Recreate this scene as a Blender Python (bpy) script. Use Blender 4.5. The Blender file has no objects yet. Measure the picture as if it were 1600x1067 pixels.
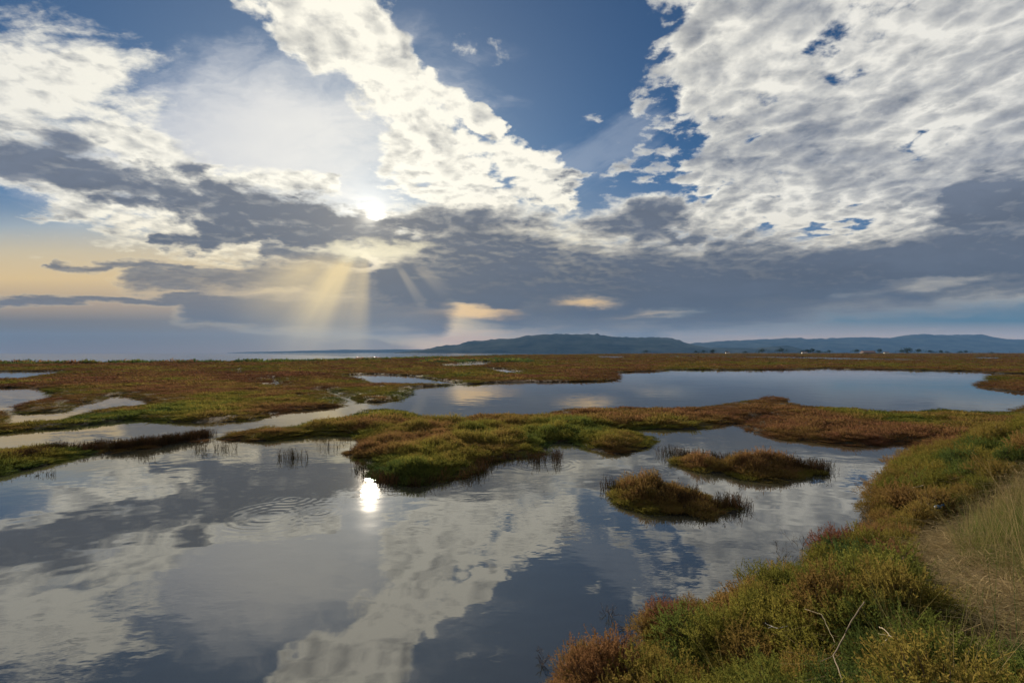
import bpy, bmesh, math, random
import numpy as np
from mathutils import Vector, Matrix

# ---------------------------------------------------------------- camera
SC = bpy.context.scene
COL = SC.collection
F = 760.0            # focal length in photo pixels (photo 1600 wide)
HOR = 551.0          # horizon row in the photo
CAM_H = 3.2          # eye height above the lagoon
cam_d = bpy.data.cameras.new('camera')
cam = bpy.data.objects.new('camera', cam_d)
COL.objects.link(cam)
cam.location = (0, 0, CAM_H)
cam.rotation_euler = (math.radians(90), 0, 0)
cam_d.sensor_width = 36.0
cam_d.lens = 36.0 * F / 1600.0
cam_d.shift_y = (HOR - 533.5) / 1600.0
cam_d.clip_start = 0.05
cam_d.clip_end = 120000.0
SC.camera = cam
SC.cycles.use_denoising = True
SC.cycles.max_bounces = 6
SC.cycles.diffuse_bounces = 2
SC.cycles.glossy_bounces = 3
SC.cycles.transmission_bounces = 3
SC.cycles.transparent_max_bounces = 6
SC.cycles.volume_bounces = 0
SC.cycles.sample_clamp_indirect = 4.0
SC.cycles.caustics_reflective = False
SC.cycles.caustics_refractive = False
SC.view_settings.view_transform = 'Standard'
SC.view_settings.look = 'None'
EXPO = 0.75
SC.view_settings.exposure = EXPO
SC.view_settings.gamma = 1.0
SC.view_settings.use_curve_mapping = False

# ---------------------------------------------------------------- sun
SUN_DIR = Vector((-222 / F, 1.0, 211 / F)).normalized()
SUN_EL = math.asin(SUN_DIR.z)
SUN_AZ = math.atan2(SUN_DIR.x, SUN_DIR.y)
sun_d = bpy.data.lights.new('sun', 'SUN')
sun_d.energy = 4.5
sun_d.angle = math.radians(1.5)
sun_d.color = (1.0, 0.86, 0.66)
sun = bpy.data.objects.new('sun', sun_d)
COL.objects.link(sun)
sun.rotation_euler = SUN_DIR.to_track_quat('Z', 'Y').to_euler()
sun.location = (0, 0, 50)

# ---------------------------------------------------------------- node helpers
def lin(c):
    """sRGB 0..255 to linear."""
    r = []
    for v in c:
        v = v / 255.0
        r.append(v / 12.92 if v <= 0.04045 else ((v + 0.055) / 1.055) ** 2.4)
    return tuple(r)

class X:
    """A node socket with arithmetic."""
    def __init__(s, nt, sock): s.nt = nt; s.s = sock
    def __add__(a, b): return mth(a.nt, 'ADD', a, b)
    __radd__ = __add__
    def __sub__(a, b): return mth(a.nt, 'SUBTRACT', a, b)
    def __rsub__(a, b): return mth(a.nt, 'SUBTRACT', b, a)
    def __mul__(a, b): return mth(a.nt, 'MULTIPLY', a, b)
    __rmul__ = __mul__
    def __truediv__(a, b): return mth(a.nt, 'DIVIDE', a, b)
    def __rtruediv__(a, b): return mth(a.nt, 'DIVIDE', b, a)
    def __neg__(a): return mth(a.nt, 'MULTIPLY', a, -1.0)

def put(nt, inp, v):
    if isinstance(v, X): nt.links.new(v.s, inp)
    elif isinstance(v, (tuple, list)):
        v = tuple(v)
        inp.default_value = v + (1.0,) if (len(v) == 3 and len(inp.default_value) == 4) else v
    else: inp.default_value = v

def mth(nt, op, *a, clamp=False):
    n = nt.nodes.new('ShaderNodeMath'); n.operation = op; n.use_clamp = clamp
    for i, v in enumerate(a): put(nt, n.inputs[i], v)
    return X(nt, n.outputs[0])
def mx(a, b): return mth(a.nt, 'MAXIMUM', a, b)
def mn(a, b): return mth(a.nt, 'MINIMUM', a, b)
def smax(a, b, k): return mth(a.nt, 'SMOOTH_MAX', a, b, k)
def cl(a): return mth(a.nt, 'ADD', a, 0.0, clamp=True)
def ex(a): return mth(a.nt, 'EXPONENT', a)
def ss(e0, e1, x):
    n = x.nt.nodes.new('ShaderNodeMapRange'); n.interpolation_type = 'SMOOTHSTEP'
    put(x.nt, n.inputs[0], x); put(x.nt, n.inputs[1], e0); put(x.nt, n.inputs[2], e1)
    return X(x.nt, n.outputs[0])
def vec(nt, x, y, z=0.0):
    n = nt.nodes.new('ShaderNodeCombineXYZ')
    put(nt, n.inputs[0], x); put(nt, n.inputs[1], y); put(nt, n.inputs[2], z)
    return X(nt, n.outputs[0])
def sep(v):
    n = v.nt.nodes.new('ShaderNodeSeparateXYZ'); put(v.nt, n.inputs[0], v)
    return [X(v.nt, o) for o in n.outputs]
def vm(nt, op, a, b=None, scale=None):
    n = nt.nodes.new('ShaderNodeVectorMath'); n.operation = op
    put(nt, n.inputs[0], a)
    if b is not None: put(nt, n.inputs[1], b)
    if scale is not None: put(nt, n.inputs['Scale'], scale)
    return X(nt, n.outputs['Value'] if op in ('DOT_PRODUCT', 'LENGTH', 'DISTANCE') else n.outputs[0])
def noise(nt, v, scale, det=4.0, rough=0.5, dist=0.0, dim='3D', lac=2.0, col=False):
    n = nt.nodes.new('ShaderNodeTexNoise'); n.noise_dimensions = dim
    if dim == '1D': put(nt, n.inputs['W'], v)
    else: put(nt, n.inputs['Vector'], v)
    n.inputs['Scale'].default_value = scale; n.inputs['Detail'].default_value = det
    n.inputs['Roughness'].default_value = rough; n.inputs['Lacunarity'].default_value = lac
    n.inputs['Distortion'].default_value = dist
    return X(nt, n.outputs['Color' if col else 0])
def mixc(nt, f, a, b, mode='MIX'):
    n = nt.nodes.new('ShaderNodeMix'); n.data_type = 'RGBA'; n.blend_type = mode; n.clamp_factor = True
    put(nt, n.inputs[0], f); put(nt, n.inputs[6], a); put(nt, n.inputs[7], b)
    return X(nt, n.outputs[2])
def ramp(x, stops, mode='LINEAR'):
    n = x.nt.nodes.new('ShaderNodeValToRGB'); put(x.nt, n.inputs[0], x)
    e = n.color_ramp.elements; n.color_ramp.interpolation = mode
    while len(e) > 1: e.remove(e[-1])
    e[0].position = stops[0][0]; e[0].color = tuple(stops[0][1]) + (1.0,)
    for p, c in stops[1:]:
        q = e.new(p); q.color = tuple(c) + (1.0,)
    return X(x.nt, n.outputs[0])

# ---------------------------------------------------------------- sky: clear air plus a cloud deck, all by direction
world = bpy.data.worlds.new('World'); SC.world = world
world.use_nodes = True
world.cycles.sampling_method = 'MANUAL'
world.cycles.sample_map_resolution = 512
nt = world.node_tree
nt.nodes.clear()
SKY_STRENGTH = 0.12
out = nt.nodes.new('ShaderNodeOutputWorld'); bg = nt.nodes.new('ShaderNodeBackground')
bg.inputs['Strength'].default_value = SKY_STRENGTH
nt.links.new(bg.outputs[0], out.inputs[0])
sky = nt.nodes.new('ShaderNodeTexSky'); sky.sky_type = 'NISHITA'; sky.sun_disc = False
sky.sun_elevation = SUN_EL; sky.sun_rotation = SUN_AZ
sky.air_density = 1.0; sky.dust_density = 0.3; sky.ozone_density = 3.0
tc = nt.nodes.new('ShaderNodeTexCoord')
D = X(nt, tc.outputs['Generated'])
dx, dy, dz0 = sep(D)
dz = mx(dz0, 0.0)
dyc = mx(dy, 0.15)
u = dx / dyc * (F / 100)          # hundred-pixel units right of the view axis
v = dz / dyc * (F / 100)          # and above the horizon
pz = dz + 0.055
P = vec(nt, dx / pz, dy / pz)     # position on the cloud deck
UV = vec(nt, u, v)
qz = dz + 0.20
Q = vec(nt, dx / qz * 1.25, dy / qz * 1.25)     # the same for cloud with depth: foreshortened less than a flat deck
cosg = vm(nt, 'DOT_PRODUCT', D, tuple(SUN_DIR))
ang = mth(nt, 'ARCCOSINE', mn(cosg, 0.999999)) * (180 / math.pi)     # degrees from the sun

def U(px): return (px - 800) / 100.0
def V(py): return (HOR - py) / 100.0

# wind-drawn warp so that no outline is smooth
w1 = noise(nt, P, 1.1, 5, 0.55, col=True)
w2 = noise(nt, vm(nt, 'ADD', vm(nt, 'MULTIPLY', UV, (0.55, 1.0, 0)), (7.3, 2.1, 0.4)), 1.9, 5, 0.6, col=True)
w1v = vm(nt, 'SUBTRACT', w1, (0.5, 0.5, 0.5)); w2v = vm(nt, 'SUBTRACT', w2, (0.5, 0.5, 0.5))
Wv = vm(nt, 'ADD', vm(nt, 'MULTIPLY', w1v, (0.9, 0.55, 0)), vm(nt, 'MULTIPLY', w2v, (0.95, 0.5, 0)))
lowfade = ss(0.1, 1.6, v)
UVw = vm(nt, 'ADD', UV, vm(nt, 'SCALE', Wv, scale=lowfade * 0.75 + 0.25))
uw, vw, _ = sep(UVw)

def ell(px, py, rx, ry, rot=0.0, uu=None, vv=None):
    """1 at the centre, 0 on the rim, negative outside; photo pixels."""
    a = (uw if uu is None else uu) - U(px); b = (vw if vv is None else vv) - V(py)
    c, s = math.cos(math.radians(rot)), math.sin(math.radians(rot))
    p = (a * c + b * s) * (100.0 / rx); q = (b * c - a * s) * (100.0 / ry)
    return 1.0 - mth(nt, 'SQRT', p * p + q * q)

def cap(x0, y0, x1, y1, r, uu=None, vv=None):
    """capsule, same convention"""
    ax, ay, bx, by = U(x0), V(y0), U(x1), V(y1)
    ex_, ey_ = bx - ax, by - ay; L2 = ex_ * ex_ + ey_ * ey_
    pa = (uw if uu is None else uu) - ax; pb = (vw if vv is None else vv) - ay
    h = mth(nt, 'ADD', (pa * ex_ + pb * ey_) * (1 / L2), 0.0, clamp=True)
    qx = pa - h * ex_; qy = pb - h * ey_
    return 1.0 - mth(nt, 'SQRT', qx * qx + qy * qy) * (100.0 / r)

def union(k, *f):
    r = f[0]
    for g in f[1:]: r = smax(r, g, k)
    return r

# --- where cloud stands (bright thin fields and dark thick ones)
A = union(0.2, ell(30, 135, 235, 110, 0), ell(-140, 190, 330, 130, 0), ell(190, 215, 150, 60, -20))
B = union(0.15, cap(395, -80, 550, 60, 78), cap(540, 45, 640, 190, 62), cap(640, 200, 735, 300, 80),
          cap(660, 130, 770, 205, 24), cap(790, 250, 880, 300, 36))
Cd = union(0.2, cap(-150, 215, 120, 262, 66), cap(120, 268, 560, 352, 46), cap(330, 345, 620, 372, 40), cap(240, 380, 420, 372, 18))
Cb = union(0.2, ell(330, 350, 300, 66, -8), ell(120, 296, 170, 44, -14), cap(300, 278, 520, 283, 22), cap(210, 260, 330, 288, 26), cap(480, 385, 660, 393, 18))
Lo = union(0.15, cap(205, 434, 620, 440, 36), cap(80, 412, 300, 416, 12), cap(300, 482, 680, 500, 38), cap(420, 395, 560, 402, 18), cap(-100, 475, 300, 468, 10))
Dk = union(0.25, ell(1000, 446, 520, 112, 1), cap(1120, 446, 1800, 390, 84), ell(770, 400, 210, 110, -8),
           ell(1000, 345, 120, 56, 12), cap(620, 430, 800, 476, 56), ell(670, 345, 90, 40, 0), cap(1500, 330, 1900, 290, 60))
E = union(0.25, ell(1585, 130, 545, 300, 8), ell(1185, 80, 150, 150, 0), ell(1265, 300, 215, 110, 0),
          ell(1500, 330, 480, 150, 0), cap(1010, 325, 1250, 350, 30), ell(1240, 0, 205, 60, 0))
overhead = ss(5.6, 8.0, v) * 0.5 - 0.2 + ss(4.0, 9.0, -dy * 9.0) * 0.3      # scattered cover beyond the frame

# --- texture of the deck
def deck(off):
    p = vm(nt, 'ADD', Q, off)
    n1 = noise(nt, p, 2.6, 8, 0.60, 0.0)
    ps = vm(nt, 'ADD', vm(nt, 'MULTIPLY', vm(nt, 'ADD', p, vm(nt, 'SCALE', w1v, scale=0.25)), (1.0, 1.0, 1.0)), (0, 0, 3.7))
    n2 = noise(nt, ps, 8.2, 5.0, 0.58, 0.0)
    vo = nt.nodes.new('ShaderNodeTexVoronoi'); vo.voronoi_dimensions = '2D'; vo.feature = 'F1'
    pv = vm(nt, 'ADD', ps, vm(nt, 'SCALE', w3v, scale=0.10))
    put(nt, vo.inputs['Vector'], pv); vo.inputs['Scale'].default_value = 10.5
    return n1, n2, 0.42 - X(nt, vo.outputs['Distance'])
w3v = vm(nt, 'SUBTRACT', noise(nt, Q, 11.0, 4, 0.6, col=True), (0.5, 0.5, 0.5))
so = (SUN_DIR.x * 0.040, SUN_DIR.y * 0.040, 0.0)
n1, n2, ce = deck((0, 0, 0)); m1, m2, mce = deck(so)
n0 = noise(nt, vm(nt, 'ADD', vm(nt, 'MULTIPLY', Q, (1.0, 1.5, 1.0)), (4.2, 9.1, 1.3)), 1.3, 3, 0.5, 0.3) - 0.5
tex = ss(0.5, 2.1, v)                                   # far cloud merges into sheets
puff = ((n1 - 0.5) * 0.62 + (n2 - 0.5) * 0.62) * tex
cell = ce * tex
relief = ((n1 - m1) * 1.3 + (n2 - m2) * 1.2 + (ce - mce) * 0.42) * tex
streak = noise(nt, vm(nt, 'MULTIPLY', UVw, (0.42, 2.3, 0)), 1.3, 6, 0.6, 0.2) - 0.5

def layer(field, edge, lo, hi, tex):
    return ss(lo, hi, field * edge + tex)

dA = layer(A, 1.0, -0.03, 0.50, puff * 1.9 + streak * 1.1)
dB = layer(B, 0.9, -0.02, 0.30, puff * 2.2 + cell * 0.35)
dC = layer(Cd, 0.8, -0.02, 0.60, puff * 1.7 + streak * 1.1)
dCb = layer(Cb, 0.8, 0.0, 0.42, puff * 2.3 + streak * 1.1)
dL = layer(Lo, 1.0, -0.05, 0.7, streak * 1.4)
sk = streak * 2.6
lit = cl(ss(-0.2, 0.9, ell(915, 474, 60, 12, 4) + sk) * 0.9 + ss(-0.2, 0.9, ell(705, 489, 120, 13, 2) + sk) + ss(-0.2, 0.9, ell(1460, 443, 170, 14, 7) + sk) * 0.8 + ss(-0.2, 0.9, ell(1020, 492, 90, 9, 6) + sk) * 0.7)
dD = layer(Dk, 1.0, -0.05, 0.42, puff * 1.3 + streak * 0.7) * (1.0 - lit * 0.9)
gap = ss(0.0, 0.8, ell(1230, 335, 330, 105, 8)) * 0.22 + ss(0.0, 0.7, ell(1210, 95, 230, 45, 10)) * 0.02 + ss(0.0, 0.7, ell(1480, 190, 170, 60, 22)) * 0.22 + ss(0.0, 0.6, ell(1540, 30, 160, 40, 0)) * 0.06
dE = layer(E, 1.0, -0.08, 0.24, puff * 2.7 + n0 * 0.5 - gap + cell * (0.25 + gap * 2.2))
dO = layer(overhead, 1.0, 0.0, 0.4, puff * 2.4)

alpha = 1.0 - (1.0 - dA * 0.93) * (1.0 - dB) * (1.0 - dC) * (1.0 - dCb) * (1.0 - dL * 0.85) * (1.0 - dD) * (1.0 - dE) * (1.0 - dO)
# optical thickness: thin rims shine, deep cloud goes slate
tau = dA * (0.06 + cl(puff * 2.0 + cell * 0.5 + n0 * 0.7)) * 0.9 + dB * (0.03 + cl(puff * 2.4 + cell * 1.0 + 0.02) * 0.8) + dC * (ss(0.0, 0.9, Cd + puff * 3.2 + cell * 0.5) * 1.9) \
    + dCb * (0.15 + cl(puff * 3.6 + streak)) + dL * 1.7 + dE * (0.10 + cl(puff * 3.2 + cell * 1.5 + 0.08) + cl(n0 * 2.4 + 0.06) - gap * 0.6 + ss(0.0, 0.5, E) * 0.10) \
    + ss(0.10, 0.75, Dk + puff * 1.3 + streak * 0.45) * (1.9 + n0 * 2.0 + streak * 1.6) * dD + dO * (0.5 + cl(puff * 2.0))
shine = ex(-tau * 1.25)
shine = cl((shine - 0.5) * 1.22 + 0.5 + relief * 1.4 * (0.30 + shine))

near = ex(-ang * (1 / 11.0)); wide = ex(-ang * (1 / 34.0))
lowwarm = ss(2.6, 0.8, v)
light = mixc(nt, cl(wide * 1.9), lin((226, 225, 222)), lin((255, 250, 234)))
light = mixc(nt, cl(lowwarm * 0.85), light, mixc(nt, ss(0.0, 3.0, u), lin((246, 226, 178)), lin((204, 194, 172))))
light = mixc(nt, ss(1.1, 0.6, v) * ss(-2.0, 0.5, u) * 0.8, light, lin((108, 114, 124)))
dark = mixc(nt, ss(0.3, 3.5, v), lin((82, 90, 104)), lin((112, 121, 137)))
dark = vm(nt, 'SCALE', dark, scale=1.0 + streak * 0.55 + n0 * 0.35)
dark = mixc(nt, cl(near * 0.9), dark, lin((128, 127, 126)))
light = vm(nt, 'SCALE', light, scale=0.97 + wide * 0.10)
cloud = mixc(nt, shine, dark, light)

# --- clear sky behind, its haze bands near the horizon
blue = mixc(nt, 1.0, X(nt, sky.outputs[0]), (SKY_STRENGTH,) * 3, 'MULTIPLY')
blue = mixc(nt, 1.0, blue, (0.068, 0.268, 0.42), 'MULTIPLY')
vn = v * (1 / 5.5)
left_band = ramp(vn, [(0.0, lin((112, 88, 66))), (0.04, lin((94, 80, 60))), (0.09, lin((108, 98, 86))), (0.14, lin((176, 150, 116))),
                      (0.21, lin((224, 192, 132))), (0.29, lin((206, 190, 156))), (0.36, lin((170, 178, 180))), (0.46, lin((92, 124, 160))), (1.0, lin((70, 108, 158)))])
mid_band = ramp(vn, [(0.0, lin((186, 148, 126))), (0.05, lin((204, 158, 120))), (0.10, lin((226, 178, 106))), (0.16, lin((190, 168, 130))), (0.30, lin((120, 140, 160))), (1.0, lin((70, 108, 158)))])
right_band = ramp(vn, [(0.0, lin((190, 152, 122))), (0.045, lin((176, 154, 138))), (0.09, lin((78, 110, 126))), (0.16, lin((94, 120, 140))), (0.30, lin((90, 122, 158))), (1.0, lin((66, 104, 154)))])
us = u + streak * 0.9
band = mixc(nt, ss(-1.9, -0.9, us), left_band, mid_band)
band = mixc(nt, ss(0.4, 2.6, us), band, right_band)
clear = mixc(nt, ss(3.4, 1.4, v + streak * 0.6), blue, band)
clear = mixc(nt, lit * 0.85, clear, mixc(nt, ss(0.5, 4.0, u), lin((250, 200, 116)), lin((206, 196, 178))))
# thin bright stripes low down
stripe = ss(0.10, 0.34, streak + ss(0.5, 0.28, v) * 0.10 - ss(0.55, 0.9, v) * 0.25) * ss(1.0, 0.7, v) * ss(0.02, 0.15, v) * ss(-2.2, -1.0, us)
clear = mixc(nt, stripe * 0.65, clear, mixc(nt, ss(-1.0, 2.0, u), lin((236, 190, 120)), lin((196, 180, 166))))
# high veil round the sun, thin cirrus right of it
veil_n = noise(nt, vm(nt, 'MULTIPLY', UVw, (0.5, 1.1, 0)), 0.9, 6, 0.6, 0.3)
veil = ss(-0.35, 0.75, ell(380, 225, 330, 150, 12) + (veil_n - 0.5) * 2.0) * ss(1.6, 2.4, v)
clear = mixc(nt, cl(veil * 0.95), clear, mixc(nt, cl(near * 2.2 + (veil_n - 0.5) * 1.2), lin((196, 200, 210)), lin((240, 238, 232))))
cir = cap(850, 285, 1010, 195, 34) * 1.0
cirn = noise(nt, vm(nt, 'MULTIPLY', vec(nt, u * 0.87 + v * 0.5, v * 0.87 - u * 0.5), (0.5, 3.2, 0)), 1.7, 6, 0.62, 0.4)
clear = mixc(nt, cl(ss(-0.5, 0.9, cir + (cirn - 0.5) * 2.0) * 0.28), clear, lin((196, 204, 214)))
clear = mixc(nt, cl(near * 0.62 + wide * 0.03), clear, lin((232, 230, 226)))

skyc = mixc(nt, alpha, clear, cloud)
# shafts of light below the gap in the cloud
rx_ = u - U(578); ry_ = v - V(345)
theta = mth(nt, 'ARCTAN2', rx_, -ry_)
rays = noise(nt, theta * 1.0 + 1.7, 6.0, 2.0, 0.5, dim='1D')
rad = mth(nt, 'SQRT', rx_ * rx_ + ry_ * ry_)
hump = lambda t0, w: ex(-(theta - t0) * (theta - t0) * (1.0 / (w * w)))
fan = (hump(-0.95, 0.20) * 0.75 + hump(-0.55, 0.20) * 0.95 + hump(-0.12, 0.12) * 0.35 + hump(-0.5, 0.5) * 0.35) * ss(0.42, 0.80, -ry_) * ss(2.9, 0.7, rad) * (0.75 + rays * 0.5) * ss(0.05, -0.05, theta)
beam = lambda t0, w: ss(w, w * 0.2, mth(nt, 'ABSOLUTE', theta - t0)) * ss(0.65, 0.85, -ry_) * ss(1.8, 0.9, rad)
skyc = mixc(nt, cl(fan * 0.86), skyc, lin((236, 212, 160)))
skyc = mixc(nt, cl(beam(0.56, 0.08) * 0.42 + beam(0.82, 0.11) * 0.52), skyc, lin((190, 178, 156)))
ledge = ss(-0.1, 0.8, ell(572, 388, 125, 17, 0) + puff * 1.6 + streak * 1.8)
skyc = mixc(nt, cl(ledge * 0.85), skyc, lin((255, 243, 206)))
# the sun burning through
core = ex(-(ang * ang) * (1 / 0.9)) * 2.2 * (0.25 + shine) + ex(-ang * (1 / 2.0)) * 0.8 * (0.2 + shine) + ex(-ang * (1 / 9.0)) * 0.07
glow = vm(nt, 'SCALE', vec(nt, 1.0, 0.93, 0.76), scale=core * (1.0 - dD * 0.5))
skyc = vm(nt, 'ADD', skyc, glow)
fin = vm(nt, 'SCALE', skyc, scale=2.0 ** -EXPO / SKY_STRENGTH)
nt.links.new(fin.s, bg.inputs['Color'])

# ================================================================ lie of the land
# Shorelines in plan (metres, camera over the origin, looking along +Y).  They were measured on the
# photograph and laid down on the water plane; far shores are corrected for the height of the scrub.
def G(px, py, z=0.0):
    """point on the horizontal plane z seen at a photo pixel"""
    t = (CAM_H - z) / max(py - HOR, 0.35)
    return ((px - 800.0) * t, F * t)

def poly(near, far, hz=0.3):
    """near shore as seen at water level, far shore seen over plants hz high"""
    return np.array([G(*p) for p in near] + [G(p[0], p[1], hz) for p in far])

LAND = {}
LAND['near_islet'] = poly([(942,758),(950,773),(972,793),(1010,801),(1050,806),(1080,803),(1100,811),(1120,806),(1132,792),(1152,790)],
                          [(1150,782),(1125,768),(1100,752),(1050,742),(1000,738),(960,742)], 0.32)
LAND['tufted_islet'] = poly([(1034,711),(1056,726),(1097,737),(1139,739),(1169,750),(1202,754),(1232,750),(1262,742),(1286,735)],
                            [(1280,726),(1262,714),(1235,708),(1187,702),(1160,700),(1124,709),(1094,702),(1067,700),(1041,705)], 0.32)
main_near = [(319,680),(330,684),(354,688),(398,689),(439,687),(489,682),(532,680),(550,681),(562,690),(545,701),(543,713),(567,723),
             (578,734),(575,744),(599,753),(648,758),(680,753),(725,746),(750,737),(758,723),(795,718),(826,715),(856,710),(855,692),
             (893,692),(921,704),(963,710),(994,706),(1015,699),(1021,690),(1012,680),(984,677),(960,672),(1000,670),(1049,671),
             (1090,671),(1127,664),(1157,660),(1168,655),(1202,651),(1165,660),(1161,667),(1176,675),(1210,684),(1255,690),(1285,694),
             (1337,696),(1375,696),(1409,693),(1427,694),(1431,705),(1600,720),(2400,760)]
main_far = [(2400,640),(1700,634),(1600,628),(1589,633),(1562,638),(1514,638),(1472,635),(1424,638),(1375,638),(1337,634),(1292,632),(1255,630),
            (1232,624),(1229,617),(1199,615),(1169,622),(1127,626),(1086,632),(1056,632),(1000,632),(994,630),(935,633),(900,635),(872,634),
            (851,643),(816,643),(777,643),(746,645),(707,649),(676,647),(648,641),(620,635),(571,635),(550,643),(515,650),(480,656),
            (449,661),(405,662),(371,667),(337,675)]
LAND['main_marsh'] = poly(main_near, main_far, 0.26)
LAND['left_bank'] = poly([(158,699),(148,707),(128,714),(101,719),(74,726),(40,732),(0,743),(-300,800)],
                         [(-300,690),(0,690),(34,690),(61,686),(88,689),(135,690),(153,696)], 0.28)
LAND['reed_bar'] = poly([(318,684),(290,690),(256,695),(229,702),(196,704),(165,703)],
                        [(162,699),(189,692),(216,685),(256,682),(287,677),(310,676),(321,681)], 0.26)
# the wide flats behind, out to the sea shore on the left and inland on the right
flat_near = [(-900,700),(0,677),(20,675),(51,672),(88,670),(118,667),(152,663),(182,660),(209,657),(236,658),(270,660),(331,661),(371,658),
             (395,657),(422,648),(449,643),(489,640),(530,636),(538,628),(533,621),(506,611),(508,608),(536,618),(564,629),(595,629),
             (620,625),(643,615),(639,608),(655,605),(707,602),(746,600),(777,598),(830,597),(893,597),(935,596),(963,594),(968,590),
             (958,583),(970,582),(1000,581),(1034,580),(1038,578),(1221,578),(1262,577),(1292,575),(1307,576),(1326,578),(1341,577),
             (1412,578.5),(1517,580),(1551,583),(1600,584),(2600,590)]
flat_far = [(2600,551.3),(1500,551.5),(1250,551.7),(1080,552.2),(1000,553.2),(900,554.2),(800,555.2),(700,556.6),(640,558),(540,560.3),
            (400,561.4),(200,562.3),(100,563),(0,563.2),(-900,564)]
flat_far = [(p[0], HOR + (p[1] - HOR) * (1.45 if p[0] < 500 else 1.3 if p[0] < 720 else 1.0)) for p in flat_far]
LAND['flats'] = poly(flat_near, flat_far, 0.0)
LAND['right_spit'] = poly([(1555,594),(1525,600),(1536,607),(1562,610),(1600,614),(2400,640)], [(2400,592),(1600,587),(1555,586),(1536,589)], 0.1)
POOLS = [  # open water inside the flats
    [(-500,606),(0,606),(37,605),(71,608),(75,612),(93,616),(70,625),(36,632),(9,643),(0,643),(-500,655)],
    [(0,638.5),(30,640),(26,642),(0,642)],
    [(6,657),(34,646),(78,644),(105,643),(119,634),(132,629.5),(152,628.5),(165,620.5),(192,617.5),(200,621),(234,629),(236,634),(194,638),
     (146,643),(124,650),(104,657),(67,661),(27,665)],
    [(-500,580.5),(0,580.5),(67,580.5),(118,578.8),(101,582),(40,585),(0,586),(-500,588)],
    [(420,590.5),(434,591.5),(446,594),(430,593)],
    [(372,577),(380,577.6),(376,579)],
    [(532,587),(578,585),(648,588),(718,589.6),(718,592),(669,591.6),(585,591.3)],
    [(690,567.4),(732,566.2),(777,564.2),(753,567.6),(697,569.2)],
    [(756,576),(790,576.2),(826,578.2),(790,577.6)],
    [(938,556.8),(973,557.2),(970,558.6),(940,558.2)],
    [(1045,556.6),(1120,557),(1262,558.3),(1442,560.2),(1442,561.6),(1300,560.2),(1160,558.8),(1050,558.2)],
    [(1525,558.2),(1560,558.6),(1560,559.6),(1527,559.4)],
]
def open_up(q, k=1.22):
    """the near rim of a pool is hidden behind the plants in front of it: carry the water on under that line of sight"""
    c = sum(p[1] for p in q) / len(q)
    return [(p[0], HOR + (p[1] - HOR) * (k if p[1] > c else 2 - k ** 0.08 if k > 1 else 1.0)) for p in q]
POOLS = [np.array([G(*p) for p in open_up(q, 1.0 if i in (0, 2) else 1.22)]) for i, q in enumerate(POOLS)]
# foot of the dike the photographer stands on (plan, metres)
DIKE = np.array([(-9.0,-6.0),(-3.0,0.3),(-0.2,3.2),(0.36,4.05),(0.38,4.6),(0.65,4.8),(0.95,4.7),(1.15,4.5),(1.3,4.75),(1.4,5.1),(1.67,5.5),(2.3,5.8),(2.9,6.1),
                 (3.67,6.45),(4.4,7.1),(5.1,7.6),(5.9,8.2),(6.4,8.3),(6.9,9.1),(7.6,10.0),(8.8,11.2),(10.0,12.6),(11.8,14.2),(16,14.6),(26,17),(70,28),(120,30)])
DIKE_POLY = np.vstack([DIKE, [(120,-60),(-30,-60)]])

def inside(pts, pg):
    x, y = pts[:, 0], pts[:, 1]
    r = np.zeros(len(pts), bool)
    for i in range(len(pg)):
        x0, y0 = pg[i]; x1, y1 = pg[(i + 1) % len(pg)]
        if y0 == y1: continue
        c = (y0 > y) != (y1 > y)
        r ^= c & (x < (x1 - x0) * (y - y0) / (y1 - y0) + x0)
    return r

def edge_dist(pts, pg, closed=True):
    d = np.full(len(pts), 1e12)
    n = len(pg)
    for i in range(n if closed else n - 1):
        a = pg[i]; b = pg[(i + 1) % n] - a
        q = pts - a
        t = np.clip((q @ b) / max(b @ b, 1e-9), 0, 1)
        e = q - t[:, None] * b
        d = np.minimum(d, (e * e).sum(1))
    return np.sqrt(d)

def hsh(ix, iy, s):
    h = (ix.astype(np.int64) * 374761393 + iy.astype(np.int64) * 668265263 + s * 1442695041) & 0x7fffffff
    h = ((h ^ (h >> 13)) * 1274126177) & 0x7fffffff
    return (h ^ (h >> 16)) / 2147483647.0
def vnoise(x, y, s=0):
    ix, iy = np.floor(x), np.floor(y)
    fx, fy = x - ix, y - iy
    fx = fx * fx * (3 - 2 * fx); fy = fy * fy * (3 - 2 * fy)
    a = hsh(ix, iy, s); b = hsh(ix + 1, iy, s); c = hsh(ix, iy + 1, s); d = hsh(ix + 1, iy + 1, s)
    return (a * (1 - fx) + b * fx) * (1 - fy) + (c * (1 - fx) + d * fx) * fy
def fbm(x, y, s=0, o=4):
    r = 0; a = 0.5
    for k in range(o):
        r = r + a * vnoise(x * 2 ** k + 17.3 * k, y * 2 ** k - 9.1 * k, s + k); a *= 0.5
    return r / (1 - 0.5 ** o)

def wobble(pts):
    """break the traced outlines up at the scale of the plants"""
    r = np.hypot(pts[:, 0], pts[:, 1])
    k = np.clip(r * 0.012, 0.08, 1.2)
    f = 0.9 / k * 0.22
    return pts + np.stack([(fbm(pts[:, 0] * f, pts[:, 1] * f, 3, 3) - 0.5), (fbm(pts[:, 0] * f, pts[:, 1] * f, 13, 3) - 0.5)], 1) * (k * 1.5)[:, None]

def shore_sdf(pts):
    """metres inland (+) or out into the water (-), over every piece of land"""
    p = wobble(pts)
    s = np.full(len(p), -1e6)
    for k, pg in LAND.items():
        d = edge_dist(p, pg)
        d = np.where(inside(p, pg), d, -d)
        if k == 'flats':
            for w in POOLS:
                e = edge_dist(p, w); e = np.where(inside(p, w), -e, e)
                d = np.minimum(d, e)
        s = np.maximum(s, d)
    return s

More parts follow.
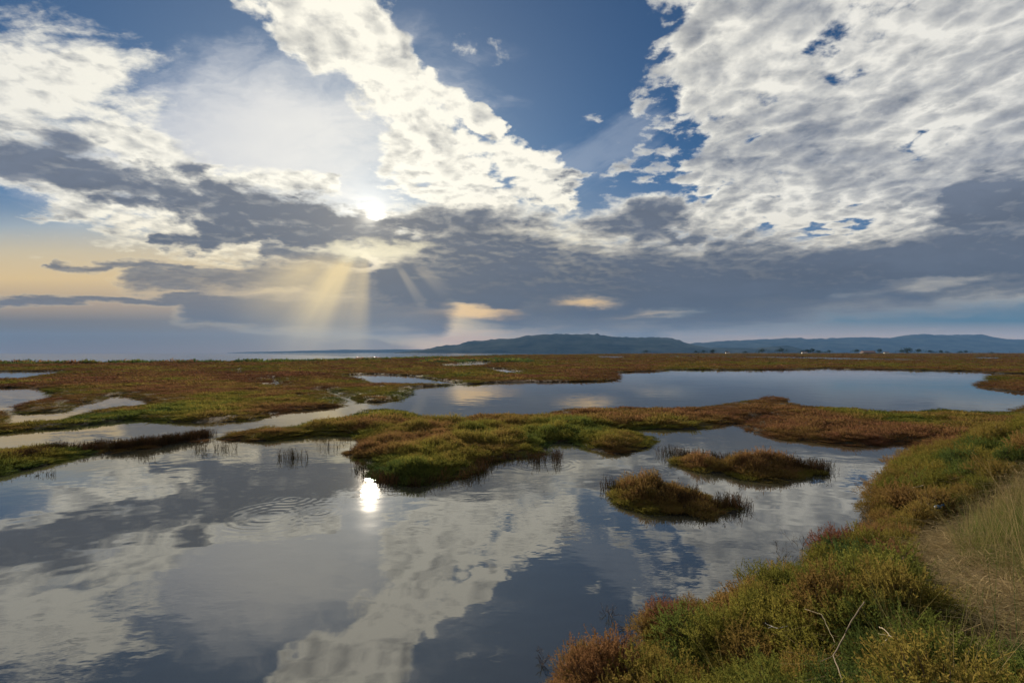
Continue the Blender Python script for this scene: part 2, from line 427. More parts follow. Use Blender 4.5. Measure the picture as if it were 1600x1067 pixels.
def dike_sdf(pts):
    p = wobble(pts)
    d = edge_dist(p, DIKE, closed=False)
    return np.where(inside(p, DIKE_POLY), d, -d)

def sstep(a, b, x):
    t = np.clip((x - a) / (b - a), 0, 1)
    return t * t * (3 - 2 * t)

def ground_z(pts):
    pts = np.asarray(pts, float).reshape(-1, 2)
    s = shore_sdf(pts); d = dike_sdf(pts)
    far = np.hypot(pts[:, 0], pts[:, 1])
    hum = fbm(pts[:, 0] * 0.55, pts[:, 1] * 0.55, 31, 4)
    z = np.where(s > 0, 0.02 + 0.13 * sstep(0, 0.9, s) + 0.10 * (hum - 0.5) * sstep(0.2, 1.5, s), np.maximum(-0.5, s * 0.35))
    z = np.maximum(z, -0.5)
    zd = np.where(d > 0, 0.02 + 1.43 * sstep(-0.2, 3.3, d) + 0.16 * (hum - 0.5) * sstep(0.1, 1.0, d), np.maximum(-0.5, d * 0.6))
    zd = np.where(far < 60, zd, np.minimum(zd, z))
    return np.maximum(z, zd)

def G_ground(px, py):
    """where the ray through a photo pixel meets the ground (water counts as ground at z = 0)"""
    t = np.linspace(2.0, 60.0, 1200)
    ry = t; rx = (px - 800) / F * t; rz = CAM_H - (py - HOR) / F * t
    g = np.maximum(ground_z(np.stack([rx, ry], 1)), 0.0)
    i = int(np.argmax(rz <= g))
    return rx[i], ry[i], float(g[i])

# ---------------------------------------------------------------- materials
def new_mat(name):
    m = bpy.data.materials.new(name); m.use_nodes = True
    t = m.node_tree; t.nodes.clear()
    o = t.nodes.new('ShaderNodeOutputMaterial')
    return m, t, o
def principled(t, o, **kw):
    b = t.nodes.new('ShaderNodeBsdfPrincipled')
    for k, v in kw.items(): put(t, b.inputs[k.replace('_', ' ')], v)
    t.links.new(b.outputs[0], o.inputs[0])
    return b
def bump(t, b, h, strength=0.3, dist=0.1):
    n = t.nodes.new('ShaderNodeBump'); n.inputs['Strength'].default_value = strength; n.inputs['Distance'].default_value = dist
    put(t, n.inputs['Height'], h); t.links.new(n.outputs[0], b.inputs['Normal'])
def pos(t):
    n = t.nodes.new('ShaderNodeNewGeometry'); return X(t, n.outputs['Position'])

def mat_ground():
    m, t, o = new_mat('marsh_soil')
    p = pos(t)
    n1 = noise(t, p, 0.09, 5, 0.6); n2 = noise(t, vm(t, 'MULTIPLY', p, (1, 0.5, 1)), 0.9, 6, 0.65); n3 = noise(t, p, 14.0, 5, 0.7)
    c = ramp(cl((n1 - 0.5) * 2.2 + 0.5), [(0.0, (0.035, 0.040, 0.012)), (0.40, (0.055, 0.045, 0.018)), (0.62, (0.085, 0.048, 0.024)), (1.0, (0.075, 0.035, 0.022))])
    c = mixc(t, cl((n2 - 0.45) * 2.4), c, (0.050, 0.052, 0.014))
    x, y, z = sep(p)
    dirt = ramp(n3, [(0.25, (0.14, 0.098, 0.066)), (0.5, (0.26, 0.19, 0.13)), (0.75, (0.36, 0.28, 0.20))])
    c = mixc(t, ss(0.75, 1.15, z + (n2 - 0.5) * 0.5), c, dirt)
    wet = ss(0.10, 0.015, z)
    c = mixc(t, wet, c, (0.012, 0.010, 0.007))
    b = principled(t, o, Base_Color=c, Roughness=0.92)
    b.inputs['Specular IOR Level'].default_value = 0.2
    bump(t, b, n3 + n2 * 1.5, 0.9, 0.06)
    return m

RINGS = [(425, 805, 1.5), (455, 780, 1.3), (500, 800, 1.1), (850, 724, 1.6), (1130, 692, 2.4), (1010, 735, 1.2)]
def mat_water():
    m, t, o = new_mat('lagoon_water')
    p = pos(t)
    x, y, z = sep(p)
    dist = vm(t, 'LENGTH', p)
    calm = noise(t, p, 0.16, 3, 0.5)
    ruf = ss(0.42, 0.62, calm)
    h = noise(t, vm(t, 'MULTIPLY', p, (0.8, 1.0, 1)), 0.9, 2, 0.5) * 0.007 + noise(t, vm(t, 'MULTIPLY', p, (0.55, 1.0, 1)), 5.5, 2, 0.5) * ruf * 0.0024
    far = ss(60.0, 400.0, dist)
    h = h + noise(t, p, 0.8, 4, 0.6) * far * 0.13
    brk = noise(t, p, 1.4, 2, 0.5)
    for px, py, r in RINGS:
        cx, cy = G(px, py)
        dd = vm(t, 'DISTANCE', p, (cx, cy, 0.0))
        amp = ss(r, r * 0.1, dd) * ss(0.35, 0.65, brk) * 0.0006
        h = h + mth(t, 'SINE', (dd + calm * 0.9) * (2 * math.pi / 0.19)) * amp
    gx, gy = G(585, 770)                                  # a breath of wind ruffles the water off the island's point
    puffw = ss(1.5, 0.2, vm(t, 'DISTANCE', p, (gx, gy, 0.0)))
    h = h + noise(t, vm(t, 'MULTIPLY', p, (0.8, 1.0, 1)), 4.5, 2, 0.5) * puffw * 0.0030
    b = principled(t, o, Base_Color=(0.034, 0.034, 0.024), Roughness=0.0, IOR=2.45)
    bump(t, b, h, 1.0, 1.0)
    b2 = principled(t, o, Base_Color=(0.034, 0.034, 0.024), Roughness=0.13, IOR=2.45)      # breath of wind: a faint rough sheen over the mirror
    bump(t, b2, h, 1.0, 1.0)
    mix = t.nodes.new('ShaderNodeMixShader'); mix.inputs[0].default_value = 0.003
    t.links.new(b.outputs[0], mix.inputs[1]); t.links.new(b2.outputs[0], mix.inputs[2]); t.links.new(mix.outputs[0], o.inputs[0])
    return m

def mat_hill(name, c0, c1):
    m, t, o = new_mat(name)
    n = noise(t, vm(t, 'MULTIPLY', pos(t), (1, 1, 3)), 0.0035, 6, 0.65)
    c = ramp(n, [(0.3, c0), (0.7, c1)])
    b = principled(t, o, Base_Color=c, Roughness=1.0)
    b.inputs['Specular IOR Level'].default_value = 0.0
    return m

def add_obj(name, mesh, parent=None, **props):
    o = bpy.data.objects.new(name, mesh)
    COL.objects.link(o)
    if parent is not None: o.parent = parent
    for k, v in props.items(): o[k] = v
    return o
def mesh_np(name, V, Fc, mat=None, smooth=False):
    me = bpy.data.meshes.new(name)
    V = np.asarray(V, np.float32); Fc = np.asarray(Fc, np.int32)
    k = Fc.shape[1]
    me.vertices.add(len(V)); me.vertices.foreach_set('co', V.ravel())
    me.loops.add(Fc.size); me.loops.foreach_set('vertex_index', Fc.ravel())
    me.polygons.add(len(Fc)); me.polygons.foreach_set('loop_start', np.arange(0, Fc.size, k, dtype=np.int32))
    me.polygons.foreach_set('loop_total', np.full(len(Fc), k, np.int32))
    me.update(calc_edges=True); me.validate()
    if smooth: me.polygons.foreach_set('use_smooth', np.ones(len(Fc), bool))
    if mat: me.materials.append(mat)
    return me
def grid_faces(nx, ny):
    i = np.arange(nx - 1)[None, :] + np.arange(ny - 1)[:, None] * nx
    i = i.ravel()
    return np.stack([i, i + 1, i + 1 + nx, i + nx], 1)

# ---------------------------------------------------------------- ground sheet and water
M_GROUND = mat_ground(); M_WATER = mat_water()
# finer near the photographer, coarser towards the horizon
yy = np.concatenate([np.linspace(-6, 2.0, 12)[:-1], np.geomspace(2.0, 1500, 560), np.geomspace(1600, 11500, 14)])
uu = np.linspace(-1.9, 1.9, 640)
YY, UU = np.meshgrid(yy, uu, indexing='ij')
XX = UU * np.maximum(YY + 3.0, 6.0)
pts = np.stack([XX.ravel(), YY.ravel()], 1)
zz = ground_z(pts)
vis = np.stack([pts[:, 0], pts[:, 1], zz], 1)
g_me = mesh_np('marsh_ground', vis, grid_faces(len(uu), len(yy)), M_GROUND, True)
add_obj('marsh_ground', g_me, kind='structure', label='flat brown salt marsh ground with winding shores')
wv = [(-21000, -60, 0), (21000, -60, 0), (21000, 11700, 0), (-21000, 11700, 0)]
add_obj('water', mesh_np('water', wv, [(0, 1, 2, 3)], M_WATER), kind='structure', label='still lagoon water mirroring the clouded sky')

# ---------------------------------------------------------------- hills
def ridge(name, prof, dist, depth, mat, seed, label):
    """a ridge with its skyline in the photo at `dist` metres, sloping up from its foot and down behind"""
    xs = np.linspace(prof[0][0], prof[-1][0], 260)
    ys = np.interp(xs, [p[0] for p in prof], [p[1] for p in prof])
    rows = 26
    V_ = []
    for j in range(rows):
        w = j / (rows - 1)                      # 0 foot, 0.5 crest, 1 back foot
        up = 1 - abs(w * 2 - 1)
        dd = dist + (w - 0.5) * depth
        X_ = (xs - 800) / F * dist * (1 + 0.0 * w)
        H = (HOR - ys) / F * dist
        gul = fbm(xs * 0.045 + 5 * seed, np.full_like(xs, w * 5.0), seed, 5) - 0.5
        Z = CAM_H + H * (up ** 0.85) + gul * H * 0.55 * up * (1 - up) * 2.2 + (fbm(xs * 0.16, np.full_like(xs, 1.0), seed + 9, 3) - 0.5) * H.max() * 0.10 * (up > 0.9)
        V_.append(np.stack([X_ + gul * depth * 0.08 * (up < 0.98), np.full_like(xs, dd) + gul * depth * 0.10 * (up < 0.98), np.where(up < 1e-6, -5.0, Z)], 1))
    me = mesh_np(name, np.concatenate(V_), grid_faces(len(xs), rows), mat, True)
    return add_obj(name, me, kind='structure', label=label)
M_HILL = mat_hill('hill_scrub', (0.008, 0.013, 0.010), (0.075, 0.080, 0.058))
ridge('hill', [(640,549.5),(665,546),(690,541),(700,539),(715,539),(735,533),(762,530.5),(790,528),(812,527),(822,524),(845,521.3),(880,521),(905,521.2),
               (930,521.5),(932,520.6),(940,523),(975,526),(1000,526.5),(1030,526),(1062,531),(1090,541),(1120,546),(1150,550)], 6000, 1800, M_HILL, 1,
      'long dark blue headland hill beyond the sea')
ridge('hill', [(1060,549),(1100,543.5),(1140,543),(1180,544),(1200,542),(1228,539.5),(1246,545),(1262,549.5)], 5600, 900, M_HILL, 2, 'small low dark hill before the far range')
ridge('hill', [(1050,541),(1090,535),(1130,532),(1170,531),(1210,528.5),(1240,527.5),(1280,529),(1320,527),(1350,526),(1390,527),(1412,523),(1440,521),(1460,522.5),
               (1500,522.5),(1530,521.5),(1545,526),(1570,529),(1600,529.5),(1680,524),(1800,530),(2000,526),(2200,534)], 9000, 2600, M_HILL, 3,
      'long pale blue mountain range on the right horizon')
ridge('hill', [(380,550.2),(450,548.5),(500,547.2),(540,546),(580,546.5),(620,545.5),(660,546),(720,546),(800,546)], 10200, 1200, M_HILL, 4,
      'faint low coast line on the sea horizon')

# ================================================================ plants
RNG = np.random.default_rng(7)

def mat_leaf(name, stops, rough=0.7, trans=0.35, key='tone', var=0.35, patch=0.25):
    """leaf colour: per-plant tone picks the species and season colour"""
    m, t, o = new_mat(name)
    at = t.nodes.new('ShaderNodeAttribute'); at.attribute_type = 'INSTANCER'; at.attribute_name = key
    oi = t.nodes.new('ShaderNodeObjectInfo'); rnd = X(t, oi.outputs['Random'])
    p = pos(t)
    n = noise(t, p, 2.3, 3, 0.6) - 0.5
    n2 = noise(t, p, 34.0, 2, 0.5) - 0.5
    tone = X(t, at.outputs['Fac']) + (rnd - 0.5) * 0.16 + n * patch + n2 * 0.22
    c = ramp(tone, stops)
    k = 1.0 + (rnd - 0.5) * var + n2 * 0.7
    c = vm(t, 'SCALE', c, scale=k)
    d = t.nodes.new('ShaderNodeBsdfDiffuse'); put(t, d.inputs['Color'], c)
    tr = t.nodes.new('ShaderNodeBsdfTranslucent'); put(t, tr.inputs['Color'], c)
    mixs = t.nodes.new('ShaderNodeMixShader'); mixs.inputs[0].default_value = trans
    t.links.new(d.outputs[0], mixs.inputs[1]); t.links.new(tr.outputs[0], mixs.inputs[2])
    t.links.new(mixs.outputs[0], o.inputs[0])
    return m

SCRUB = [(0.0, (0.052, 0.085, 0.028)), (0.18, (0.100, 0.122, 0.028)), (0.36, (0.175, 0.155, 0.032)), (0.52, (0.190, 0.128, 0.040)),
         (0.68, (0.180, 0.098, 0.044)), (0.84, (0.145, 0.066, 0.040)), (1.0, (0.150, 0.042, 0.042))]
M_SCRUB = mat_leaf('glasswort_leaf', SCRUB, trans=0.5)
M_SHRUB = mat_leaf('sea_blite_leaf', SCRUB, trans=0.5, patch=0.22)
M_GRASS = mat_leaf('grass_blade', [(0.0, (0.055, 0.110, 0.028)), (0.35, (0.110, 0.135, 0.035)), (0.65, (0.22, 0.175, 0.075)), (1.0, (0.34, 0.26, 0.14))], trans=0.4)
M_REED = mat_leaf('rush_stem', [(0.0, (0.030, 0.032, 0.012)), (0.5, (0.050, 0.030, 0.016)), (1.0, (0.085, 0.045, 0.022))], trans=0.2)
M_TREE = mat_leaf('tree_leaf', [(0.0, (0.016, 0.030, 0.012)), (1.0, (0.045, 0.060, 0.022))], trans=0.25)
def mat_wood(name, c0, c1, sc=30):
    m, t, o = new_mat(name)
    n = noise(t, vm(t, 'MULTIPLY', pos(t), (1, 1, 0.3)), sc, 5, 0.65)
    b = principled(t, o, Base_Color=ramp(n, [(0.3, c0), (0.7, c1)]), Roughness=0.85)
    bump(t, b, n, 0.4, 0.01)
    return m
M_TWIG = mat_wood('woody_stem', (0.055, 0.032, 0.020), (0.13, 0.085, 0.055))
M_DRY = mat_wood('dry_stalk', (0.26, 0.20, 0.12), (0.46, 0.38, 0.26))
M_PALE = mat_wood('bleached_twig', (0.34, 0.31, 0.27), (0.58, 0.54, 0.48))
M_BARK = mat_wood('bark', (0.03, 0.022, 0.016), (0.07, 0.052, 0.04), 3)

class Blades:
    """collects thin ribbons and triangles into one mesh"""
    def __init__(s): s.v = []; s.f = []; s.n = 0
    def ribbon(s, pts, w0, w1, side):
        pts = np.asarray(pts, float); k = len(pts)
        w = np.linspace(w0, w1, k)[:, None] * 0.5
        a = pts - side * w; b = pts + side * w
        s.v += [a, b]
        for i in range(k - 1):
            p, q = s.n + i, s.n + i + 1; r, t = s.n + k + i, s.n + k + i + 1
            s.f += [(p, r, t), (p, t, q)]
        s.n += 2 * k
    def leaf(s, base, tip, w, side):
        mid = base * 0.55 + tip * 0.45
        s.v.append(np.array([base, mid - side * w * 0.5, tip, mid + side * w * 0.5]))
        s.f += [(s.n, s.n + 1, s.n + 2), (s.n, s.n + 2, s.n + 3)]; s.n += 4
    def mesh(s, name, mat): return mesh_np(name, np.concatenate(s.v), s.f, mat)

def unit(v): return v / (np.linalg.norm(v) + 1e-9)
def rvec(r): return unit(r.normal(size=3))

def clump_mesh(name, seed, stems, height, radius, w, sub, mat, upright=0.5):
    """a rounded glasswort clump: crowded upright jointed stems with short side shoots"""
    r = np.random.default_rng(seed); B = Blades()
    for i in range(stems):
        rr = radius * math.sqrt(r.random()); a = r.random() * 2 * math.pi
        b = np.array([rr * math.cos(a) * 0.75, rr * math.sin(a) * 0.75, -0.03])
        top = height * (1 - 0.55 * (rr / radius) ** 2) * r.uniform(0.65, 1.1)
        out_ = np.array([math.cos(a), math.sin(a), 0]) * (rr / radius) * (1 - upright) * top * r.uniform(0.5, 1.2)
        out_ = out_ + np.array([r.normal(), r.normal(), 0]) * 0.13 * top
        tip = b + np.array([0, 0, top + 0.03]) + out_
        mid = (b + tip) / 2 + np.array([r.normal(), r.normal(), 0]) * 0.05 * top - out_ * 0.15
        th = r.random() * math.pi; side = np.array([math.cos(th), math.sin(th), 0])
        B.ribbon([b, mid, tip], w, w * 0.45, side)
        for k in range(sub):
            f = r.uniform(0.3, 0.95)
            base = b + (tip - b) * f
            d = unit(rvec(r) * 0.8 + np.array([0, 0, 0.9]))
            L = top * r.uniform(0.14, 0.30)
            B.leaf(base, base + d * L, w * 1.1, unit(np.cross(d, rvec(r))))
    return B.mesh(name, mat)

def shrub_meshes(seed, height, radius, shoots, leaf_l, leaf_w, leaves, wild=0.25, flat=0.0):
    """a dense seaside shrub: woody branches and, at their ends, leafy shoots"""
    r = np.random.default_rng(seed); W = Blades(); L = Blades()
    lobes = [(np.array([r.normal() * radius * 0.35, r.normal() * radius * 0.35, height * r.uniform(0.30, 0.5)]), r.uniform(0.45, 0.75)) for _ in range(7)]
    for i in range(shoots):
        c, s = lobes[r.integers(len(lobes))]
        d = rvec(r); d[2] = abs(d[2]) * 0.9 + 0.05; d = unit(d)
        q = c + d * np.array([radius, radius, height]) * s * r.uniform(0.55, 1.0)
        q[2] = max(q[2], 0.03)
        if i % 4 == 0:
            root = np.array([r.normal() * 0.05, r.normal() * 0.05, -0.04])
            md = root * 0.45 + q * 0.55 + np.array([0, 0, -0.12 * height])
            W.ribbon([root, md, q], 0.012, 0.005, unit(np.cross(q - root, rvec(r))))
        up = unit(d * 0.9 + np.array([0, 0, 0.50 - flat]) + rvec(r) * (0.45 + wild))
        ln = r.uniform(0.045, 0.10) * (1 + wild)
        e = q + up * ln
        L.ribbon([q - up * 0.02, (q + e) / 2 + rvec(r) * 0.006, e], 0.006, 0.003, unit(np.cross(up, rvec(r))))
        for k in range(leaves):
            f = (k + r.random()) / leaves
            b = q + (e - q) * f
            dd = unit(up * 0.75 + rvec(r) * 1.0)
            ll = leaf_l * r.uniform(0.7, 1.2) * (1.15 - 0.5 * f)
            L.leaf(b, b + dd * ll, leaf_w, unit(np.cross(dd, rvec(r))))
    return W.mesh('branches', M_TWIG), L.mesh('foliage', M_SHRUB)

def grass_mesh(name, seed, blades, length, w, spread, lean, mat, segs=4, droop=0.5):
    r = np.random.default_rng(seed); B = Blades()
    for i in range(blades):
        a = r.random() * 2 * math.pi; rr = spread * math.sqrt(r.random())
        b = np.array([rr * math.cos(a), rr * math.sin(a), -0.02])
        L = length * r.uniform(0.45, 1.1)
        az = r.random() * 2 * math.pi; ln = lean * r.uniform(0.3, 1.2)
        pts_ = []
        for k in range(segs + 1):
            f = k / segs
            h = L * (f * math.cos(ln) - droop * 0.35 * f * f * ln)
            x = L * (f * math.sin(ln) + droop * 0.25 * f * f)
            pts_.append(b + np.array([math.cos(az) * x, math.sin(az) * x, h]))
        B.ribbon(pts_, w, w * 0.25, np.array([-math.sin(az), math.cos(az), 0]))
    return B.mesh(name, mat)

def litter_mesh(name, seed, n, mat):
    r = np.random.default_rng(seed); B = Blades()
    for i in range(n):
        a = r.random() * math.pi * 2; L = r.uniform(0.08, 0.34)
        b = np.array([r.normal() * 0.16, r.normal() * 0.16, r.uniform(0.0, 0.035)])
        d = np.array([math.cos(a), math.sin(a), r.normal() * 0.07])
        e = b + d * L; md = (b + e) / 2 + np.array([r.normal() * 0.02, r.normal() * 0.02, 0.012])
        B.ribbon([b, md, e], 0.006, 0.003, unit(np.cross(d, np.array([0, 0, 1.0]) + rvec(r) * 0.5)))
    return B.mesh(name, mat)

# ---------------------------------------------------------------- uncountable cover: points carrying instances
def proto_collection(name, meshes):
    c = bpy.data.collections.new(name)
    for i, me in enumerate(meshes):
        o = bpy.data.objects.new('%s_%02d' % (name, i), me); c.objects.link(o)
    return c

def cover(name, label, P3, rot, scl, tone, idx, coll):
    me = bpy.data.meshes.new(name)
    n = len(P3)
    me.vertices.add(n); me.vertices.foreach_set('co', np.asarray(P3, np.float32).ravel())
    def attr(nm, ty, data, fld):
        a = me.attributes.new(nm, ty, 'POINT'); a.data.foreach_set(fld, np.asarray(data).ravel())
    attr('rot', 'FLOAT_VECTOR', np.asarray(rot, np.float32), 'vector')
    attr('scl', 'FLOAT_VECTOR', np.asarray(scl, np.float32), 'vector')
    attr('tone', 'FLOAT', np.asarray(tone, np.float32), 'value')
    attr('idx', 'INT', np.asarray(idx, np.int32), 'value')
    o = add_obj(name, me, kind='stuff', label=label)
    ng = bpy.data.node_groups.new(name, 'GeometryNodeTree')
    ng.interface.new_socket('Geometry', in_out='INPUT', socket_type='NodeSocketGeometry')
    ng.interface.new_socket('Geometry', in_out='OUTPUT', socket_type='NodeSocketGeometry')
    N = ng.nodes.new; Lk = ng.links.new
    gi, go = N('NodeGroupInput'), N('NodeGroupOutput')
    ip = N('GeometryNodeInstanceOnPoints'); ci = N('GeometryNodeCollectionInfo')
    ci.inputs['Collection'].default_value = coll
    ci.inputs['Separate Children'].default_value = True; ci.inputs['Reset Children'].default_value = True
    def named(nm, ty):
        a = N('GeometryNodeInputNamedAttribute'); a.data_type = ty; a.inputs['Name'].default_value = nm
        return a.outputs['Attribute']
    e2r = N('FunctionNodeEulerToRotation'); Lk(named('rot', 'FLOAT_VECTOR'), e2r.inputs[0])
    Lk(gi.outputs[0], ip.inputs['Points']); Lk(ci.outputs[0], ip.inputs['Instance'])
    ip.inputs['Pick Instance'].default_value = True
    Lk(named('idx', 'INT'), ip.inputs['Instance Index'])
    Lk(e2r.outputs[0], ip.inputs['Rotation']); Lk(named('scl', 'FLOAT_VECTOR'), ip.inputs['Scale'])
    Lk(ip.outputs[0], go.inputs[0])
    md = o.modifiers.new('cover', 'NODES'); md.node_group = ng
    return o

NEAR_CLUMPS = [clump_mesh('c', 100 + i, 150, 0.34, 0.26, 0.010, 4, M_SCRUB) for i in range(5)]
MID_CLUMPS = [clump_mesh('c', 200 + i, 60, 0.34, 0.28, 0.022, 2, M_SCRUB) for i in range(4)]
FAR_CLUMPS = [clump_mesh('c', 300 + i, 34, 0.34, 0.34, 0.055, 1, M_SCRUB, 0.3) for i in range(3)]
C_SCRUB = proto_collection('scrub', NEAR_CLUMPS + MID_CLUMPS + FAR_CLUMPS)      # 0-4, 5-8, 9-11

def sample_flats(n):
    """plan points, crowded near and sparse far, with the clump radius that keeps the ground covered"""
    Y = np.geomspace(8.0, 1400.0, 4000)
    R = 0.20 * (Y / 10.0) ** 0.72
    dens = 2.6 * Y / (R * R)
    dY = np.gradient(Y)
    cdf = np.cumsum(dens * dY); cdf /= cdf[-1]
    y = np.interp(RNG.random(n), cdf, Y)
    x = RNG.uniform(-1.3, 1.3, n) * y
    return np.stack([x, y], 1), 0.20 * (y / 10.0) ** 0.72

pt, rad = sample_flats(400000)
pw = wobble(pt)
sd = shore_sdf(pt)
dk = dike_sdf(pt)
keep = (sd > 0.04 + 0.012 * np.maximum(pt[:, 1] - 25, 0)) & (dk < -0.2)
pt, rad, sd, pw = pt[keep], rad[keep], sd[keep], pw[keep]
gz = ground_z(pt)
dist = np.hypot(pt[:, 0], pt[:, 1])
patch = fbm(pt[:, 0] * 0.16, pt[:, 1] * 0.16, 51, 4); patch2 = fbm(pt[:, 0] * 0.7, pt[:, 1] * 0.7, 61, 3); patch3 = fbm(pt[:, 0] * 0.02, pt[:, 1] * 0.03, 71, 3)
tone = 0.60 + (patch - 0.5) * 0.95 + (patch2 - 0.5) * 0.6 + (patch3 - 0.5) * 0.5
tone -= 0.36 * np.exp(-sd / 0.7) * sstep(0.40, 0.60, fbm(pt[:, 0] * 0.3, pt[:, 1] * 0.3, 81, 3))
lump = sstep(0.35, 0.70, fbm(pt[:, 0] * 1.1, pt[:, 1] * 1.1, 91, 3))
hgt = (0.13 + 0.23 * lump) * RNG.uniform(0.45, 1.55, len(pt)) * (0.55 + 0.45 * sstep(0.0, 0.7, sd))
tallfar = sstep(60, 220, dist)
shoreline = (pt[:, 0] < 40) & (dist > 150) & (sd < 12)            # dark bushes along the beach
hgt = hgt * (1 - 0.58 * sstep(16, 36, dist)) * (1 - 0.30 * sstep(80, 250, dist)) * (0.28 + 0.72 * sstep(0.0, 2.2, sd / np.maximum(dist / 25.0, 0.4))) + shoreline * RNG.random(len(pt)) ** 6 * 1.2
tone = np.where(shoreline & (patch2 > 0.45), -0.1 + 0.2 * RNG.random(len(pt)), tone)
tone = np.where(tone > 0.74, 0.74 + (tone - 0.74) * 0.35, tone)
idx = np.where(dist < 22, RNG.integers(0, 5, len(pt)), np.where(dist < 55, RNG.integers(5, 9, len(pt)), RNG.integers(9, 12, len(pt))))
labels = {
    'near_islet': 'low rust brown scrub covering the nearest small islet',
    'tufted_islet': 'brown and olive scrub covering the long narrow islet by the right bank',
    'main_marsh': 'brown and green scrub over the large central island and right shore',
    'left_bank': 'dark brown and green scrub on the bank at the left edge',
    'reed_bar': 'low scrub among the rushes on the narrow bar at left',
    'flats': 'red brown scrub spreading over the wide flats to the sea',
    'right_spit': 'brown scrub on the spit at the far end of the lagoon, right edge',
}
done = np.zeros(len(pt), bool)
for key in ('near_islet', 'tufted_islet', 'left_bank', 'reed_bar', 'right_spit', 'main_marsh', 'flats'):
    s = inside(pw, LAND[key]) & ~done if key != 'flats' else ~done
    done |= s
    n = int(s.sum())
    if n == 0: continue
    tn = tone[s].copy(); hh = hgt[s].copy(); rr = rad[s]
    if key in ('near_islet', 'tufted_islet'):
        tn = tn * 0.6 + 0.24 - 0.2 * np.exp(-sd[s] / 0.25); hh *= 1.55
    if key == 'reed_bar': tn = tn * 0.4 + 0.5; hh *= 0.8
    if key == 'left_bank': tn -= 0.12 + 0.0 * tn
    if key == 'main_marsh': tn += 0.06; hh *= 0.85; tn = np.where(tn > 0.64, 0.64 + (tn - 0.64) * 0.4, tn)
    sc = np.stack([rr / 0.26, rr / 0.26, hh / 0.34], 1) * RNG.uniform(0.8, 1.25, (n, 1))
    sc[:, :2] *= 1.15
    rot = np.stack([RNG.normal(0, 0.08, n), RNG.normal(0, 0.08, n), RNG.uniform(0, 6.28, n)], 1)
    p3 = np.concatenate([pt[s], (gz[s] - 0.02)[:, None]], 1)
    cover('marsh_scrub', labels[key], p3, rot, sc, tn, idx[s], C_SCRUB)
    print('cover', key, n)

# ================================================================ the dike: shrubs, path, grass
PATH = np.array([G_ground(*p)[:2] for p in [(1640,1090),(1545,1000),(1500,930),(1455,875),(1470,835),(1530,795),(1600,745),(1700,700)]])
def path_d(pts):
    return edge_dist(pts, PATH, closed=False)
side_poly = np.vstack([PATH[::-1] * 1.0, [(PATH[0][0] + 0.3, -2.0), (60, -2.0), (60, PATH[-1][1])]])    # inland of the path

def at(px, py, lift):
    """a point `lift` above the bank on the ray of a photo pixel"""
    t = np.linspace(1.6, 30.0, 1500)
    p = np.stack([(px - 800) / F * t, t], 1); z = CAM_H - (py - HOR) / F * t
    g = np.maximum(ground_z(p), 0) + lift
    i = int(np.argmax(z <= g)); return Vector((p[i, 0], p[i, 1], z[i]))

HUES = [((1050,925),0.96),((1335,825),0.88),((1300,840),0.80),((905,990),0.60),((925,1035),0.68),((890,1060),0.58),((1180,905),0.36),((1165,880),0.50),
        ((1150,965),0.14),((1100,985),0.20),((1250,900),0.34),((1400,880),0.06),((1360,900),0.10),((1000,950),0.52),((985,975),0.40),((1110,935),0.44),((1085,945),0.56),
        ((1240,1000),0.36),((1300,980),0.40),((1330,940),0.46),((1400,1045),0.12),((1440,1000),0.10),((1460,765),0.34),((1420,790),0.50),((1390,770),0.55),
        ((1500,730),0.30),((1560,695),0.06),((1470,705),0.46),((1410,745),0.52),((960,1045),0.38),((1080,1050),0.30),((1170,1040),0.26),((1020,1040),0.48),
        ((1220,860),0.56),((1270,860),0.34),((1320,870),0.22),((1380,830),0.24),((1430,820),0.22)]
HP = np.array([tuple(at(h[0][0], h[0][1], 0.38))[:2] for h in HUES]); HT = np.array([h[1] + 0.07 * (h[1] < 0.3) for h in HUES])
def bank_tone(pts):
    d = np.hypot(pts[:, None, 0] - HP[None, :, 0], pts[:, None, 1] - HP[None, :, 1])
    w = 1.0 / (d + 0.06) ** 3
    return (w * HT).sum(1) / w.sum(1)

# --- candidate spots in view, thinned so that neighbours keep apart
def spots(n, gap, gap_k, ymin, ymax, ok, seed):
    r = np.random.default_rng(seed)
    y = r.uniform(ymin, ymax, n); x = r.uniform(-0.05, 1.22, n) * np.maximum(y, 2.5) + 0.1
    p = np.stack([x, y], 1)
    p = p[ok(p)]
    out_ = []
    for q in p:
        g = gap + gap_k * max(q[1] - 4.0, 0)
        if all((q[0] - o[0]) ** 2 + (q[1] - o[1]) ** 2 > g * g for o in out_): out_.append(q)
    return np.array(out_)

def shrub_zone(p):
    return (dike_sdf(p) > 0.14) & ~inside(p, side_poly) & (path_d(p) > 0.38)
def grass_zone(p):
    return (dike_sdf(p) > 0.6) & (inside(p, side_poly) | (path_d(p) < 0.6)) & (path_d(p) > 0.14 + 0.42 * fbm(p[:, 0] * 1.7, p[:, 1] * 1.7, 5, 2))

